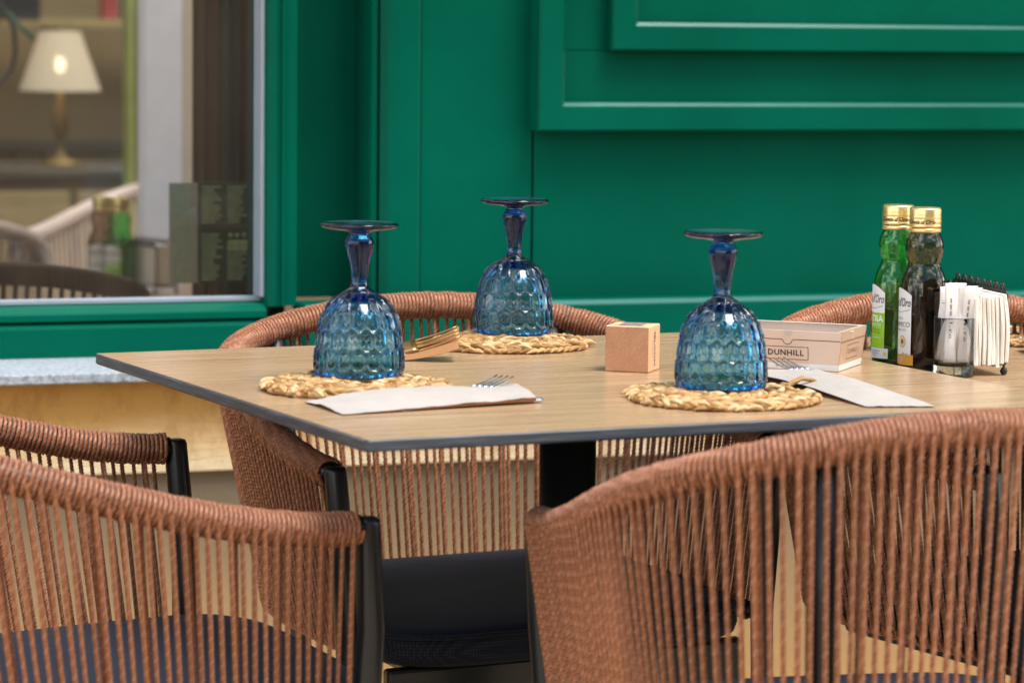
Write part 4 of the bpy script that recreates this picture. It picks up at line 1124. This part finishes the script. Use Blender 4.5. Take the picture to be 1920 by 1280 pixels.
# ================================================================== PAPER CUTLERY SLEEVES
def sleeve(name, label, corners, lifts, nx=26, ny=10, seed=0, ztop=ZT, shadow_gap=.0, bulge=.004, curl=.0, back=.0):
    """corners a(left-back) b(left-front) c(right-front) d(right-back); u: left to right, v: front to back"""
    t = thing(name, label, 'cutlery sleeve', (corners[0][0], corners[0][1], ztop), (0, 0, 0), 'paper cutlery sleeves')
    a, b_, c, d = [Vector((p[0]-corners[0][0], p[1]-corners[0][1], 0)) for p in corners]
    def P(u, v, zz): 
        p = (b_*(1-u)+c*u)*(1-v)+(a*(1-u)+d*u)*v
        return Vector((p.x, p.y, zz))
    V, F = [], []
    for i in range(nx+1):
        for j in range(ny+1):
            u, v = i/nx, j/ny
            lf = lifts[0]*(1-u)*(1-v)+lifts[1]*u*(1-v)+lifts[2]*u*v+lifts[3]*(1-u)*v
            z = .0014+lf+bulge*math.sin(math.pi*v)**.8*math.sin(math.pi*(u*.9+.06))+.0012*noise.noise(Vector((u*7+seed, v*3.2, seed)))+.0007*noise.noise(Vector((u*21+seed, v*8, 3)))
            z += .0011*abs(noise.noise(Vector((u*5.5+seed*3, v*2.2+u*3, 7.7))))*1.6*(v*(1-v)*4)
            z += back*v**2*math.sin(math.pi*min(u*1.25, 1)); z = max(z, .0012)
            V.append(P(u, v, z))
    for i in range(nx):
        for j in range(ny): F.append((i*(ny+1)+j, (i+1)*(ny+1)+j, (i+1)*(ny+1)+j+1, i*(ny+1)+j+1))
    n0 = len(V)
    top = [v.copy() for v in V]
    V2 = V+[v-Vector((0, 0, .0004)) for v in V]
    F2 = F+[tuple(n0+k for k in f[::-1]) for f in F]
    mesh_obj('paper_top', V2, F2, M['paper'], t, True)
    # kraft lower sheet, a little narrower, folded up at the front edge
    V, F = [], []
    for i in range(nx+1):
        u = i/nx
        lf = lifts[0]*(1-u)+lifts[1]*u
        V.append(P(u, .0, .0009+lf)); V.append(P(u, .0, .0010+lf)+Vector((0, .0006, -.0003-lf*.6))); V.append(P(u, .14, .0005)); V.append(P(u, 1.0, .0003))
    for i in range(nx):
        for j in range(3): F.append((i*4+j, (i+1)*4+j, (i+1)*4+j+1, i*4+j+1))
    mesh_obj('kraft_back', V, F, M['kraft'], t, True)
    return t
def fork_data(L=.185, tine=.045):
    parts = []
    H = .0016
    for k in range(4):
        y = -.0093+k*.0062
        parts.append(tube_data([(tine*f, y*(1-.04*f), .003+.006*f*f-.0015*f) for f in [i/6 for i in range(7)]], lambda f: .00155*(1-.55*f), 6))
    V, F = [], []
    pts = [(0, .0112), (-.006, .0116), (-.018, .0105), (-.028, .006), (-.036, .0036), (-.06, .0030), (-.11, .0042), (-L+tine+.01, .0070), (-L+tine, .0058)]
    for x, w_ in pts:
        z = .003+(.0025 if x > -.03 else 0)*0
        for yy, zz in ((-w_, z+.0003), (0, z-.0006 if x > -.03 else z+.0012), (w_, z+.0003), (0, z-.0022)): V.append((x, yy, zz))
    for i in range(len(pts)-1):
        for q in range(4): F.append((i*4+q, (i+1)*4+q, (i+1)*4+(q+1) % 4, i*4+(q+1) % 4))
    F.append((0, 1, 2, 3)); n = (len(pts)-1)*4; F.append((n+3, n+2, n+1, n))
    parts.append((V, F))
    return parts
def fork(label, tip, ang, z, tilt=0, roll=0, mat='steel'):
    t = thing('table_fork', label, 'fork', (0, 0, 0), (0, 0, 0), 'forks in paper sleeves')
    ps = fork_data()
    for k in range(4): mesh_obj('tine', [tuple(v) for v in ps[k][0]], ps[k][1], M[mat], t, True)
    mesh_obj('handle', ps[4][0], ps[4][1], M[mat], t, True)
    dx, dy = math.cos(ang), math.sin(ang)
    t.rotation_euler = Euler((roll, -tilt, ang)); t.location = (tip[0]-dx*.045*math.cos(tilt), tip[1]-dy*.045*math.cos(tilt), z)
    return t
# sleeve 1: front left
sleeve('cutlery_sleeve', 'long white paper cutlery sleeve lying before the leftmost glass', [(.045, .2500), (.0420, .1520), (.2390, .1735), (.2630, .2650)], (.000, .0045, .006, .0), seed=1, bulge=.0065, back=.0055)
fork('steel fork tip showing from the front left paper sleeve', (.2530, .2700), .62, ZT+.0050, tilt=.05)
kn = thing('table_knife', 'steel knife tip poking out of the front left paper sleeve', 'knife', (.2480, .1800, ZT+.0026), (0, 0, .09))
joined('blade', [tube_data([(-.07, 0, 0), (-.012, 0, 0), (-.003, 0, 0), (0, 0, 0)], lambda f: .0026 if f < .9 else .0016, 8)], M['steel'], kn, True)
joined('handle', [tube_data([(-.125, 0, -.0004), (-.12, 0, -.0004), (-.071, 0, 0)], .0020, 8)], M['steel'], kn, True)
# sleeve 3: right, partly under mat 3
sleeve('cutlery_sleeve', 'white paper cutlery sleeve between cardboard box and right glass, partly under the mat', [(.5250, .3000), (.5060, .0450), (.5660, .0230), (.6230, .3330)], (.0, .0, .0, .005), seed=5, bulge=.0085)
fork('fork tines showing from the paper sleeve beside the cardboard box', (.5770, .3320), 1.62, ZT+.0035, tilt=.07)
# sleeve 2: behind glass 1, open kraft mouth with fork
s2 = thing('cutlery_sleeve', 'brown paper cutlery sleeve with its open mouth turned up, between the two left glasses', 'cutlery sleeve', (.2850, .5500, ZT), (0, 0, 0), 'paper cutlery sleeves')
def patch(name, fn, nu, nv, mat, parent, th=.0004):
    V, F = [], []
    for i in range(nu+1):
        for j in range(nv+1): V.append(Vector(fn(i/nu, j/nv)))
    for i in range(nu):
        for j in range(nv): F.append((i*(nv+1)+j, (i+1)*(nv+1)+j, (i+1)*(nv+1)+j+1, i*(nv+1)+j+1))
    n0 = len(V); V2 = V+[v-Vector((0, 0, th)) for v in V]; F2 = F+[tuple(n0+k for k in f[::-1]) for f in F]
    for i in range(nu): F2 += [(i*(nv+1), n0+i*(nv+1), n0+(i+1)*(nv+1), (i+1)*(nv+1)), ((i+1)*(nv+1)+nv, n0+(i+1)*(nv+1)+nv, n0+i*(nv+1)+nv, i*(nv+1)+nv)]
    for j in range(nv): F2 += [(j, j+1, n0+j+1, n0+j), (nu*(nv+1)+j+1, nu*(nv+1)+j, n0+nu*(nv+1)+j, n0+nu*(nv+1)+j+1)]
    return mesh_obj(name, V2, F2, mat, parent, True)
# world-ish local offsets: u along image right (towards +x,-y), v away from the viewer
U_ = Vector((.905, -.425, 0)); W_ = Vector((.426, .905, 0))
def s2f(u, v):
    # lip polygon: lower-left tongue, rising to the right
    lx = -.014+.056*u
    wd = .028+.030*u
    base = U_*lx+W_*((v-.5)*wd+.004*u)
    z = .0012+.0130*u**1.4+.0175*v**1.3*(.35+.65*u)-.003*math.sin(v*math.pi)*u
    return base+Vector((0, 0, max(z, .0012)))
patch('kraft_mouth', s2f, 18, 12, M['kraft'], s2)
def s2g(u, v):
    p = U_*(-.012-.055*u)+W_*(.030+(v-.5)*.07+u*.060); return p+Vector((0, 0, .0022+.006*math.sin(math.pi*v)*(1-u*.6)+.001*math.sin(u*9+v*5)))
patch('white_paper_top', s2g, 14, 10, M['paper'], s2)
fork('fork coloured with the reflection of the brown paper it rests on, pointing at the middle straw mat', (.3330, .5500), -.34, ZT+.0105, tilt=.26, roll=.52, mat='fork_kraft_tint')
# fork on the second table at the right edge
s4 = sleeve('cutlery_sleeve', 'brown paper cutlery sleeve on the second table at the right edge', [(.99, .52), (.965, .43), (1.16, .47), (1.17, .56)], (.012, .0, .0, .008), seed=9, ztop=ZT-.012)
fork('fork lying on the sleeve at the right edge of the second table', (.968, .475), 3.3, ZT-.012+.014, tilt=-.05)

# ================================================================== BOTTLES AND NAPKINS MIRRORED IN THE WINDOW (solid stand-ins behind the glass)
index_children()
def copy_thing(o, loc, rot, label, group):
    c = o.copy(); COL.objects.link(c); c.location = loc; c.rotation_euler = rot; c['label'] = label; c['group'] = group
    for k in ALLC.get(o.name, []):
        q = k.copy(); COL.objects.link(q); q.parent = c
    return c
ib = wloc(.604, 1.62, .5955); copy_thing(b2, ib, (0, 0, face_angle(ib[0], ib[1], math.radians(20))), 'stand-in for a mirrored dark vinegar bottle with gold cap', 'stand-ins for bottles mirrored in the window')
ib = wloc(.628, 1.58, .5955); copy_thing(b1, ib, (0, 0, face_angle(ib[0], ib[1], math.radians(40))), 'stand-in for a mirrored green oil bottle with gold cap, behind the window', 'stand-ins for bottles mirrored in the window')
ib = wloc(.676, 1.60, .5955); nc = copy_thing(nh, ib, (0, 0, WROT+.35), 'stand-in for the mirrored iron napkin holder right of the bottles', 'napkin holders')
o = box('paper_napkin', -.018, .018, -.06, .03, .013, .085, M['napkin'], None, .003); o.location = ib; o.rotation_euler = nc.rotation_euler
tag(o, 'stand-in for the mirrored white napkins in the holder right of the bottles', 'napkins')
